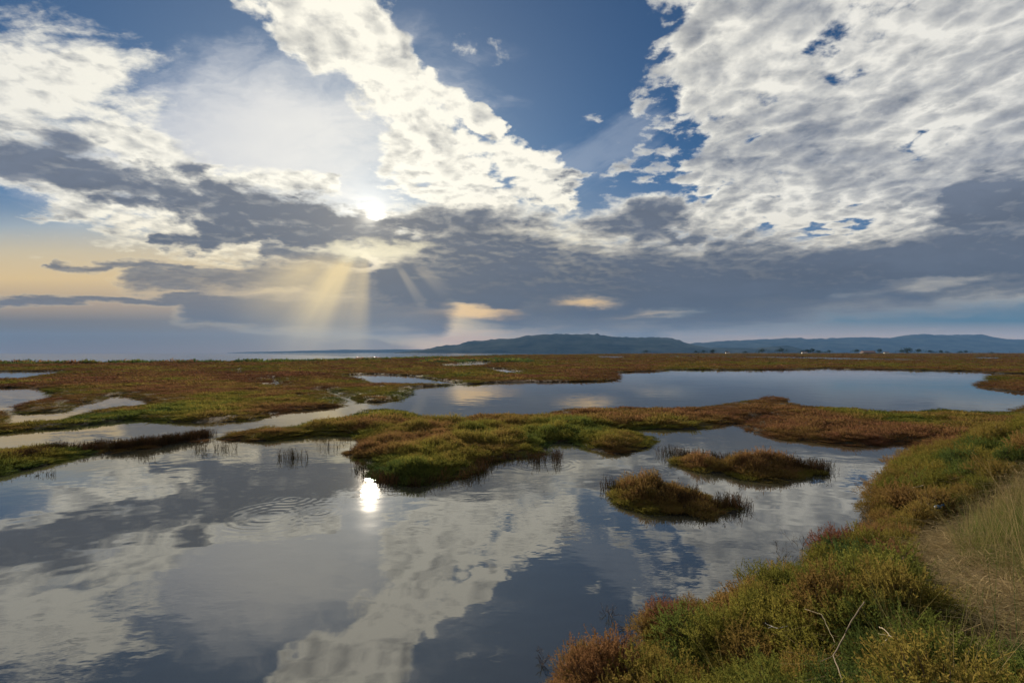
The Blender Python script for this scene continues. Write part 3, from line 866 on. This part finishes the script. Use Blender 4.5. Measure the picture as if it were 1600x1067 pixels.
SHRUBS = [shrub_meshes(11, 0.40, 0.30, 620, 0.028, 0.0085, 10), shrub_meshes(12, 0.46, 0.34, 680, 0.030, 0.009, 10),
          shrub_meshes(13, 0.34, 0.34, 640, 0.024, 0.0085, 10, 0.35), shrub_meshes(14, 0.52, 0.30, 640, 0.032, 0.009, 9, 0.15),
          shrub_meshes(15, 0.38, 0.38, 680, 0.026, 0.0085, 10, 0.3, 0.2), shrub_meshes(16, 0.44, 0.28, 600, 0.028, 0.0085, 10, 0.2)]
SP = spots(5000, 0.30, 0.026, 1.9, 11.5, shrub_zone, 5)
SP = SP[np.argsort(SP[:, 1])][:290]
SZ = ground_z(SP); STn = bank_tone(SP); SD = dike_sdf(SP)
def class_of(t, q, d):
    c = 'dark red' if t > 0.74 else 'rust brown' if t > 0.47 else 'yellow olive' if t > 0.27 else 'deep green'
    if d < 0.55: w = 'at the waterline'
    elif path_d(np.array([q]))[0] < 0.85: w = 'beside the trodden footpath'
    else: w = 'in the middle of the slope'
    f = 'nearest the bottom edge' if q[1] < 4.2 else 'below the row of red shrubs' if q[1] < 6.3 else 'right of the red shrubs' if q[1] < 8.6 else 'far along towards the inlet'
    return ('%s seaside shrub %s, %s' % (c, w, f), '%s shrubs on the near bank' % c)
special = [((1050,915), 'dark red shrub jutting over the open water, largest red one on the near bank'),
           ((1338,815), 'reddish brown shrub at the top of the bank edge, beside the narrow inlet'),
           ((900,985), 'rust and green rounded shrub at the lower tip of the near bank'),
           ((1168,878), 'olive brown shrub standing above the bank edge against the cloud reflection'),
           ((1005,960), 'yellow brown shrub directly below the largest red shrub')]
sp_near = {}
for (px, py), lb in special:
    g = at(px, py + 8, 0.38)
    i = int(np.argmin((SP[:, 0] - g[0]) ** 2 + (SP[:, 1] - g[1]) ** 2)); sp_near[i] = lb
rs = np.random.default_rng(21)
for i, q in enumerate(SP):
    root = bpy.data.objects.new('seaside_shrub', None); COL.objects.link(root)
    root.empty_display_size = 0.1
    k = rs.integers(len(SHRUBS)); s = rs.uniform(0.70, 1.05) * (0.80 + 0.25 * sstep(0.0, 0.6, SD[i:i + 1])[0]) * (1.0 + 0.02 * max(q[1] - 4, 0))
    if i in sp_near: s *= 1.12
    root.location = (q[0], q[1], SZ[i] - 0.02)
    root.rotation_euler = (rs.normal(0, 0.10), rs.normal(0, 0.10), rs.uniform(0, 6.28))
    root.scale = (s * rs.uniform(0.9, 1.15), s * rs.uniform(0.9, 1.15), s * rs.uniform(0.85, 1.1))
    tn = float(np.clip(STn[i] + rs.normal(-0.02, 0.14), 0, 1))
    lb, gp = class_of(tn, q, SD[i])
    root['label'] = sp_near.get(i, lb); root['category'] = 'shrub'; root['group'] = gp
    for part, me in zip(('branches', 'foliage'), SHRUBS[k]):
        o = add_obj(part, me, root); o['tone'] = tn

# --- farther shrubs of the same bank, past counting, and small plants between the near ones
def scatter_bank(n, ymin, ymax, ok, seed):
    r = np.random.default_rng(seed)
    y = ymin + (ymax - ymin) * r.random(n); x = r.uniform(-0.1, 1.55, n) * np.maximum(y, 2.5) + 0.1
    p = np.stack([x, y], 1)
    return p[ok(p)]
C_BANK = proto_collection('bank_shrub', [s[1] for s in SHRUBS])
fp = scatter_bank(6400, 8.5, 26.0, lambda p: (dike_sdf(p) > 0.0) & (path_d(p) > 0.35) & (fbm(p[:, 0], p[:, 1], 8, 2) > 0.3), 31)
fp = fp[(fp[:, 1] > 11.0) | (~shrub_zone(fp)) | (np.random.default_rng(3).random(len(fp)) < 0.12)]
n = len(fp); r_ = np.random.default_rng(32)
cover('bank_scrub', 'olive and rust scrub along the right bank beyond the near shrubs', np.concatenate([fp, (ground_z(fp) - 0.03)[:, None]], 1),
      np.stack([r_.normal(0, .1, n), r_.normal(0, .1, n), r_.uniform(0, 6.28, n)], 1), r_.uniform(0.6, 1.15, (n, 1)) * np.array([[1.1, 1.1, 0.9]]),
      np.clip(bank_tone(fp) + r_.normal(0, 0.06, n), 0, 1), r_.integers(0, len(SHRUBS), n), C_BANK)
lp = scatter_bank(4600, 1.9, 12.0, lambda p: (dike_sdf(p) > 0.0) & ~inside(p, side_poly) & (path_d(p) > 0.26), 33)
n = len(lp); r_ = np.random.default_rng(34)
cover('low_plants', 'small fleshy plants filling the gaps between the near bank shrubs', np.concatenate([lp, (ground_z(lp) - 0.02)[:, None]], 1),
      np.stack([r_.normal(0, .12, n), r_.normal(0, .12, n), r_.uniform(0, 6.28, n)], 1), r_.uniform(0.32, 0.66, (n, 1)) * np.array([[1, 1, 1.0]]),
      np.clip(bank_tone(lp) + r_.normal(0, 0.1, n), 0, 1), r_.integers(0, len(SHRUBS), n), C_BANK)

# --- grass and straw
GR = [grass_mesh('g', 400 + i, 34, 0.34, 0.0052, 0.10, 0.55, M_GRASS) for i in range(3)] + \
     [grass_mesh('g', 410 + i, 12, 0.72, 0.0042, 0.08, 0.50, M_GRASS, 5, 0.35) for i in range(3)]
LT = [litter_mesh('l', 420 + i, 46, M_GRASS) for i in range(3)]
C_GRASS = proto_collection('grass', GR + LT)
gp_ = scatter_bank(20000, 1.6, 24.0, grass_zone, 41)
n = len(gp_); r_ = np.random.default_rng(42)
tall = (r_.random(n) < 0.22)
gt = 0.22 + 0.75 * (fbm(gp_[:, 0] * 0.9, gp_[:, 1] * 0.9, 6, 3) - 0.35) + tall * 0.30 + r_.normal(0, 0.09, n)
cover('grass', 'green and straw coloured long grass on top of the bank, right edge', np.concatenate([gp_, (ground_z(gp_) - 0.01)[:, None]], 1),
      np.stack([r_.normal(0, .15, n), r_.normal(-0.12, .15, n), r_.uniform(0, 6.28, n)], 1), r_.uniform(0.6, 1.2, (n, 1)) * np.ones((1, 3)),
      np.clip(gt, 0, 1), np.where(tall, r_.integers(3, 6, n), r_.integers(0, 3, n)), C_GRASS)
# sparse grass through the shrubs
GC = G_ground(1440, 1050)
gs = scatter_bank(3000, 1.8, 11.0, lambda p: (dike_sdf(p) > 0.9) & ~inside(p, side_poly) & ((fbm(p[:, 0] * 1.3, p[:, 1] * 1.3, 9, 2) > 0.62) | (np.hypot(p[:, 0] - GC[0], p[:, 1] - GC[1]) < 0.55)), 43)
n = len(gs); r_ = np.random.default_rng(44); tall = r_.random(n) < 0.30
cover('grass', 'thin grass blades pushing up through the near bank shrubs', np.concatenate([gs, (ground_z(gs) + 0.02)[:, None]], 1),
      np.stack([r_.normal(0, .2, n), r_.normal(0, .2, n), r_.uniform(0, 6.28, n)], 1), r_.uniform(0.6, 1.1, (n, 1)) * np.ones((1, 3)),
      np.clip(r_.normal(0.38, 0.22, n), 0, 1), np.where(tall, r_.integers(3, 6, n), r_.integers(0, 3, n)), C_GRASS)
ls = scatter_bank(9500, 1.6, 16.0, lambda p: (dike_sdf(p) > 0.7) & (path_d(p) < 0.75), 45)
n = len(ls); r_ = np.random.default_rng(46)
cover('straw_litter', 'dry trampled straw lying along the footpath on the bank', np.concatenate([ls, (ground_z(ls) + 0.002)[:, None]], 1),
      np.stack([r_.normal(0, .05, n), r_.normal(0, .05, n), r_.uniform(0, 6.28, n)], 1), r_.uniform(0.6, 1.2, (n, 1)) * np.ones((1, 3)),
      np.clip(r_.normal(0.92, 0.12, n), 0.3, 1), r_.integers(6, 9, n), C_GRASS)

# ================================================================ rushes standing in the water
def rush_mesh(name, seed, stems, height, sx, sy, w):
    r = np.random.default_rng(seed); B = Blades()
    for i in range(stems):
        b = np.array([np.clip(r.normal(), -1.5, 1.5) * sx, np.clip(r.normal(), -1.5, 1.5) * sy, -0.06])
        h = height * r.uniform(0.35, 1.1); ln = np.array([r.normal(), r.normal(), 0]) * 0.16 * h
        tip = b + np.array([0, 0, h]) + ln
        md = (b + tip) / 2 + np.array([r.normal(), r.normal(), 0]) * 0.02
        a = r.random() * math.pi
        B.ribbon([b, md, tip], w, w * 0.4, np.array([math.cos(a), math.sin(a), 0]))
        for k in range(r.integers(0, 4)):
            q = b + (tip - b) * r.uniform(0.45, 0.95); d = unit(rvec(r) * 0.7 + np.array([0, 0, 0.8]))
            B.leaf(q, q + d * h * r.uniform(0.12, 0.28), w * 0.9, unit(np.cross(d, rvec(r))))
    return B.mesh(name, M_REED)
RUSH = [rush_mesh('r', 500 + i, 26, 0.34, 0.10, 0.08, 0.011) for i in range(4)]
C_RUSH = proto_collection('rush', RUSH)
def rush_cover(label, a, b, n, wdt, seed, h=1.0):
    r = np.random.default_rng(seed)
    P_ = []
    pa = np.array([G(*q) for q in a])
    seg = np.linspace(0, len(pa) - 1.001, n) + r.random(n) * 0.3
    seg = np.clip(seg, 0, len(pa) - 1.001); k = seg.astype(int); f = (seg - k)[:, None]
    p = pa[k] * (1 - f) + pa[k + 1] * f + r.normal(0, wdt, (n, 2))
    z = np.maximum(ground_z(p), -0.02)
    cover('rushes', label, np.concatenate([p, z[:, None]], 1), np.stack([r.normal(0, .08, n), r.normal(0, .08, n), r.uniform(0, 6.28, n)], 1),
          r.uniform(0.7, 1.15, (n, 1)) * np.array([[1, 1, h]]), np.clip(r.normal(0.55, 0.25, n), 0, 1), r.integers(0, 4, n), C_RUSH)
rush_cover('dark brown rushes along the narrow bar between left bank and island', [(166,702),(200,700),(240,696),(290,688),(318,682)], None, 260, 0.16, 61)
rush_cover('brown rushes edging the bank at the left edge', [(-40,735),(40,722),(90,708),(135,705),(156,698)], None, 150, 0.14, 62, 0.9)
rush_cover('brown rushes standing on the long narrow islet by the right bank', [(1040,708),(1100,722),(1160,728),(1200,735),(1250,736),(1288,734)], None, 130, 0.16, 63, 1.05)
rush_cover('thin stems along the near shore of the central island', [(545,708),(575,744),(600,755),(650,760),(725,748),(756,736),(765,722),(830,717),(870,712)], None, 90, 0.10, 65, 0.8)
rush_cover('rusty rushes over the nearest small islet', [(950,765),(1000,780),(1060,788),(1110,792),(1145,788)], None, 70, 0.22, 64, 0.9)

tufts = [((232,713), 18, 0.30, 0.14, 'small dark rush tuft standing in water before the narrow bar'),
         ((318,703), 30, 0.34, 0.16, 'rush tuft in the water at the end of the narrow bar, left of the other'),
         ((352,702), 34, 0.34, 0.22, 'rush tuft in the water beside the green island tip'),
         ((458,716), 60, 0.36, 0.30, 'broad dark rush tuft alone in the water before the central island'),
         ((512,700), 22, 0.36, 0.22, 'thin rush stems in the bright water left of the central island'),
         ((540,690), 14, 0.30, 0.12, 'few thin rush stems touching the left shore of the central island'),
         ((842,722), 26, 0.40, 0.12, 'rush tuft at the right shore of the central island'),
         ((870,722), 24, 0.40, 0.08, 'upright rush tuft in the channel right of the central island'),
         ((77,742), 12, 0.20, 0.09, 'tiny rush tuft in the water below the left bank'),
         ((57,744), 12, 0.14, 0.04, 'lowest tiny rush tuft below the left bank, nearest the left edge'),
         ((1284,742), 12, 0.22, 0.12, 'sparse rush stems off the right tip of the long narrow islet')]
for j, ((px, py), ns, h, sx, lb) in enumerate(tufts):
    x, y = G(px, py)
    o = add_obj('rush_tuft', rush_mesh('rush_tuft', 520 + j, int(ns * 1.9), h, sx, 0.06, 0.012))
    o.location = (x, y, 0.0); o['tone'] = 0.35
    o['label'] = lb; o['category'] = 'rushes'; o['group'] = 'rush tufts in the water'

# ---------------------------------------------------------------- sticks and litter
def tube(name, pts, r0, r1, mat, sides=6):
    pts = [Vector(p) for p in pts]; V_ = []; F_ = []
    n = len(pts)
    for i, p in enumerate(pts):
        t = (pts[min(i + 1, n - 1)] - pts[max(i - 1, 0)]).normalized()
        a = t.orthogonal().normalized(); b = t.cross(a)
        rr = r0 + (r1 - r0) * i / (n - 1)
        for k in range(sides):
            th = 2 * math.pi * k / sides
            V_.append(p + (a * math.cos(th) + b * math.sin(th)) * rr * (1 + 0.15 * math.sin(i * 2.1 + k)))
    for i in range(n - 1):
        for k in range(sides):
            F_.append((i * sides + k, i * sides + (k + 1) % sides, (i + 1) * sides + (k + 1) % sides, (i + 1) * sides + k))
    me = bpy.data.meshes.new(name); me.from_pydata([tuple(q) for q in V_], [], F_); me.update()
    me.polygons.foreach_set('use_smooth', np.ones(len(F_), bool)); me.materials.append(mat)
    return me
M_STRAW = mat_wood('weathered_stalk', (0.11, 0.08, 0.05), (0.22, 0.165, 0.105))
def stick(name, label, cat, runs, mat, parts=('stalk', 'side_twig', 'side_twig')):
    base = at(*runs[0][0][0])
    root = bpy.data.objects.new(name, None); COL.objects.link(root); root.location = base; root.empty_display_size = 0.05
    root['label'] = label; root['category'] = cat
    for (pp, r0, r1), nm in zip(runs, parts):
        q = [at(*p) for p in pp]
        fine = []
        for a, b in zip(q[:-1], q[1:]):
            for k in range(4): fine.append(a.lerp(b, k / 4) + Vector((random.gauss(0, 1), random.gauss(0, 1), random.gauss(0, 1))) * 0.002)
        fine.append(q[-1])
        add_obj(nm, tube(nm, [p - base for p in fine], r0, r1, mat), root)
random.seed(4)
stick('broken_stalk', 'tall pale broken stalk with a fork leaning over the near shrubs', 'stalk',
      [([(1317,1066,0.50),(1302,1024,0.50),(1322,985,0.52),(1340,955,0.55),(1351,940,0.58)], 0.0032, 0.0045), ([(1302,1024,0.50),(1281,1033,0.48)], 0.0022, 0.0016)], M_STRAW)
stick('bent_straw', 'thin yellow straw bent sharply above the olive shrubs', 'stalk',
      [([(1258,951,0.50),(1284,960,0.52),(1292,975,0.48),(1304,1003,0.42)], 0.0018, 0.0014)], M_DRY)
stick('curled_dry_leaf', 'curled dry reed leaf with split end beside the footpath shrubs', 'leaf',
      [([(1428,1016,0.42),(1408,1002,0.48),(1390,993,0.50),(1382,983,0.52),(1374,979,0.50)], 0.0016, 0.003), ([(1390,993,0.50),(1372,989,0.50)], 0.002, 0.001), ([(1388,992,0.5),(1379,1007,0.46)], 0.004, 0.003)], M_DRY)
stick('bleached_twig', 'small bleached white twig lying on dark green shrubs', 'twig',
      [([(1195,973,0.42),(1206,978,0.42),(1215,981,0.42),(1231,977,0.42)], 0.003, 0.002), ([(1206,978,0.42),(1200,981,0.42)], 0.004, 0.002)], M_PALE)
stick('dry_reed_stem', 'straight pale reed stem lying on the low bank by the inlet', 'reed',
      [([(1410,766,0.36),(1426,762,0.37),(1443,758,0.38)], 0.010, 0.007)], M_DRY)
stick('straw_stalk', 'long straw stalk leaning across the grass by the footpath', 'stalk',
      [([(1478,948,0.02),(1490,975,0.05),(1512,1010,0.10),(1528,1040,0.12)], 0.0035, 0.0025)], M_DRY)
stick('straw_stalk', 'pale straw lying across the footpath near the lower right corner', 'stalk',
      [([(1565,998,0.03),(1582,1008,0.04),(1600,1018,0.05)], 0.005, 0.004)], M_DRY)

def twig_plant(px, py, seed, h, label):
    r = np.random.default_rng(seed); B = Blades()
    def grow(p, d, L, w, lev):
        e = p + d * L
        B.ribbon([p, (p + e) / 2 + rvec(r) * L * 0.06, e], w, w * 0.6, unit(np.cross(d, rvec(r))))
        if lev:
            for k in range(3): grow(p + (e - p) * r.uniform(0.4, 1.0), unit(d + rvec(r) * 0.75), L * r.uniform(0.45, 0.7), w * 0.65, lev - 1)
    for k in range(5): grow(np.array([r.normal() * .012, r.normal() * .012, -.05]), unit(np.array([r.normal() * .5, r.normal() * .5, 1])), h * r.uniform(.4, .7), .007, 3)
    x, y = G(px, py)
    o = add_obj('bare_twig_plant', B.mesh('bare_twig_plant', M_TWIG)); o.location = (x, y, 0)
    o['label'] = label; o['category'] = 'plant'; o['group'] = 'bare twigs in the shallows'
twig_plant(952, 962, 71, 0.24, 'bare dark twigs in open water above the lower bank tip')
twig_plant(846, 1034, 72, 0.20, 'bare dark twigs at the water edge left of the lower bank tip')
twig_plant(1252, 862, 73, 0.42, 'bare brown twigs rising before the cloud reflection at the bank edge')
twig_plant(1222, 872, 74, 0.30, 'low bare twigs at the bank edge, left of the taller bare twigs')
twig_plant(985, 985, 75, 0.20, 'bare twigs in the small shaded inlet of the near bank')

def blue_bag():
    bm = bmesh.new(); bmesh.ops.create_icosphere(bm, subdivisions=4, radius=0.11)
    r = np.random.default_rng(9); dirs = [Vector(rvec(r)) for _ in range(26)]; amp = [r.uniform(-0.28, 0.28) for _ in dirs]
    for v in bm.verts:
        d = v.co.normalized()
        k = 1 + sum(a * max(0, d.dot(q)) ** 9 for a, q in zip(amp, dirs)) + 0.05 * math.sin(31 * d.x + 17 * d.z) * math.sin(23 * d.y)
        v.co = Vector((d.x * 1.35, d.y, d.z * 0.75)) * 0.045 * k
    me = bpy.data.meshes.new('bag_body'); bm.to_mesh(me); bm.free()
    m, t, o = new_mat('blue_plastic')
    n = noise(t, pos(t), 26, 4, 0.6)
    b = principled(t, o, Base_Color=ramp(n, [(0.3, (0.012, 0.035, 0.07)), (0.7, (0.03, 0.075, 0.13))]), Roughness=0.38)
    bump(t, b, n, 0.5, 0.02)
    me.materials.append(m)
    root = bpy.data.objects.new('plastic_bag', None); COL.objects.link(root); root.empty_display_size = 0.1
    root.location = at(1466, 792, 0.32)
    root['label'] = 'crumpled dark blue plastic bag caught in the bank shrubs'; root['category'] = 'bag'
    add_obj('bag_body', me, root)
    kn = add_obj('knot', tube('knot', [(0.05, 0, 0.02), (0.07, 0.005, 0.035), (0.09, -0.005, 0.03), (0.105, 0.01, 0.045)], 0.011, 0.017, m), root)
blue_bag()

# ================================================================ far shore: trees, houses, poles
def crown_mesh(seed, n, spread, leaf):
    r = np.random.default_rng(seed); B = Blades()
    lobes = [(np.array([r.normal() * 0.32 * spread, r.normal() * 0.32 * spread, r.uniform(0.35, 0.85)]), r.uniform(0.22, 0.36)) for _ in range(9)]
    for i in range(n):
        c, s = lobes[r.integers(9)]
        d = rvec(r); p = c + d * s * r.uniform(0.6, 1.0) * np.array([spread, spread, 0.8])
        q = unit(d + rvec(r)); B.leaf(p, p + q * leaf, leaf * 0.7, unit(np.cross(q, rvec(r))))
    return B.mesh('crown', M_TREE)
CROWNS = [crown_mesh(601, 420, 1.0, 0.11), crown_mesh(602, 420, 1.5, 0.12), crown_mesh(603, 420, 0.75, 0.10)]
TRUNK = tube('trunk', [(0, 0, -0.05), (0.01, 0, 0.2), (-0.01, 0.01, 0.42), (0.02, 0, 0.62)], 0.05, 0.022, M_BARK)
def tree(px, hpx, kind, dist, label, group='trees on the far shore'):
    root = bpy.data.objects.new('far_tree', None); COL.objects.link(root); root.empty_display_size = 1
    s = hpx * 1.25 / F * dist
    root.location = ((px - 800) / F * dist, dist, float(max(ground_z([((px - 800) / F * dist, dist)])[0], 0)))
    root.scale = (s, s, s); root.rotation_euler = (0, 0, px * 1.7)
    root['label'] = label; root['category'] = 'tree'; root['group'] = group
    add_obj('trunk', TRUNK, root); c = add_obj('crown', CROWNS[kind], root); c['tone'] = 0.2
small = 'small dark tree in the line along the far right shore'
nth = 0
ORD = 'first second third fourth fifth sixth seventh eighth ninth tenth eleventh twelfth thirteenth fourteenth fifteenth sixteenth seventeenth eighteenth nineteenth twentieth twenty-first twenty-second twenty-third twenty-fourth'.split()
for px, h, k, lb in sorted([(1009,4.5,1,small),(1088,4.0,1,small),(1100,4.5,1,small),(1113,6.0,0,small),(1136,3.5,1,small),(1164,3.5,1,small),
                     (1190,6.0,1,'dark round tree just left of the broad tree below the small hill'),(1222,7.0,1,'broad dark tree standing below the small low hill'),
                     (1255,4.0,1,small),(1262,5.5,1,'left tree of the dark grove behind the white house'),(1270,6.5,1,'tallest tree of the dark grove behind the white house'),(1280,4.5,1,small),(1296,4.5,1,small),
                     (1340,5.5,1,'wide low tree left of the long dark shed'),(1374,6.0,1,'broad dark tree at the right end of the long shed'),
                     (1418,8.5,0,'tallest rounded tree on the far right shore'),(1434,6.0,1,'pointed tree just right of the tallest far tree'),
                     (1454,4.5,1,small),(1470,4.5,1,small),(1480,3.6,1,small),(1500,3.6,1,small),(1508,4.2,1,small),(1550,2.6,1,small),(1410,5.0,1,small)]):
    nth += 1
    if lb is small: lb = 'small dark tree, %s from the left in the far shore line' % ORD[nth - 1]
    tree(px, h, k, 1080 + (px * 37 % 90), lb)

def mat_plain(name, c, rough=0.8):
    m, t, o = new_mat(name)
    n = noise(t, pos(t), 0.7, 5, 0.6)
    principled(t, o, Base_Color=mixc(t, n, tuple(v * 0.8 for v in c), c), Roughness=rough)
    return m
M_WALL = mat_plain('white_render', (0.72, 0.69, 0.63)); M_ROOF = mat_plain('clay_roof', (0.20, 0.11, 0.08)); M_GLASS = mat_plain('dark_glass', (0.03, 0.035, 0.04), 0.2)
M_SHED = mat_plain('dark_boards', (0.05, 0.04, 0.035))
def box(name, x0, x1, y0, y1, z0, z1, mat, parent):
    V_ = [(a, b, c) for c in (z0, z1) for b in (y0, y1) for a in (x0, x1)]
    F_ = [(0, 2, 3, 1), (4, 5, 7, 6), (0, 1, 5, 4), (2, 6, 7, 3), (0, 4, 6, 2), (1, 3, 7, 5)]
    return add_obj(name, mesh_np(name, V_, F_, mat), parent)
def house(px, w, h, dist, label, wall=M_WALL, cat='house', nwin=2):
    root = bpy.data.objects.new('farm_house' if cat == 'house' else 'farm_shed', None); COL.objects.link(root)
    root.location = ((px - 800) / F * dist, dist, 0.15); root['label'] = label; root['category'] = cat
    d = w * 0.6
    box('wall', -w / 2, w / 2, -d / 2, d / 2, -0.3, h, wall, root)
    e = 0.4; rh = d * 0.28
    V_ = [(-w / 2 - e, -d / 2 - e, h + .01), (w / 2 + e, -d / 2 - e, h + .01), (w / 2 + e, d / 2 + e, h + .01), (-w / 2 - e, d / 2 + e, h + .01), (-w / 2 - e, 0, h + rh), (w / 2 + e, 0, h + rh)]
    me = bpy.data.meshes.new('roof'); me.from_pydata(V_, [], [(0, 1, 5, 4), (2, 3, 4, 5), (0, 4, 3), (1, 2, 5), (0, 3, 2, 1)]); me.materials.append(M_ROOF)
    add_obj('roof', me, root)
    box('door', -0.5, 0.5, -d / 2 - 0.06, -d / 2 - 0.01, 0.0, 2.1, M_SHED, root)
    for k in range(nwin):
        for s in (-1, 1):
            xx = s * w * (0.18 + 0.2 * k)
            box('window', xx - 0.5, xx + 0.5, -d / 2 - 0.05, -d / 2 - 0.01, 1.1, 2.2, M_GLASS, root)
house(1137, 8.0, 3.4, 1060, 'tiny white farmhouse left of centre on the far right shore')
house(1257, 10.0, 3.4, 1040, 'tiny white house before the dark grove on the far shore')
house(1385, 9.0, 3.2, 1070, 'tiny white house at the right end of the long dark shed')
house(1356, 26.0, 3.0, 1090, 'long low dark shed between two far trees', M_SHED, 'shed', 3)
def pole(px, hpx, dist, label):
    root = bpy.data.objects.new('utility_pole', None); COL.objects.link(root)
    root.location = ((px - 800) / F * dist, dist, 0.0); root['label'] = label; root['category'] = 'pole'; root['group'] = 'poles on the far shore'
    h = hpx / F * dist
    add_obj('post', tube('post', [(0, 0, -0.3), (0, 0, h * .5), (0, 0, h)], 0.28, 0.20, M_SHED), root)
    box('crossarm', -1.3, 1.3, -0.12, 0.12, h * 0.88, h * 0.93, M_SHED, root)
pole(1519, 5.5, 900, 'tallest thin pole near the right end of the far shore')
pole(1545, 5.0, 950, 'middle thin pole near the right end of the far shore')
pole(1577, 5.0, 950, 'rightmost thin pole on the far shore')

# ---------------------------------------------------------------- air
def build_haze():
    m, t, o = new_mat('air')
    pv = t.nodes.new('ShaderNodeVolumePrincipled')
    pv.inputs['Color'].default_value = (0.23, 0.49, 0.97, 1.0)
    pv.inputs['Density'].default_value = 3.6e-5
    pv.inputs['Anisotropy'].default_value = 0.0
    t.links.new(pv.outputs[0], o.inputs['Volume'])
    x, y0, y1, z0, z1 = 21500, -70, 12000, -6.2, 470
    V_ = [(a, b, c) for c in (z0, z1) for b in (y0, y1) for a in (-x, x)]
    F_ = [(0, 2, 3, 1), (4, 5, 7, 6), (0, 1, 5, 4), (2, 6, 7, 3), (0, 4, 6, 2), (1, 3, 7, 5)]
    add_obj('haze', mesh_np('haze', V_, F_, m), kind='stuff', label='thin blue haze over the marsh and hills')
build_haze()
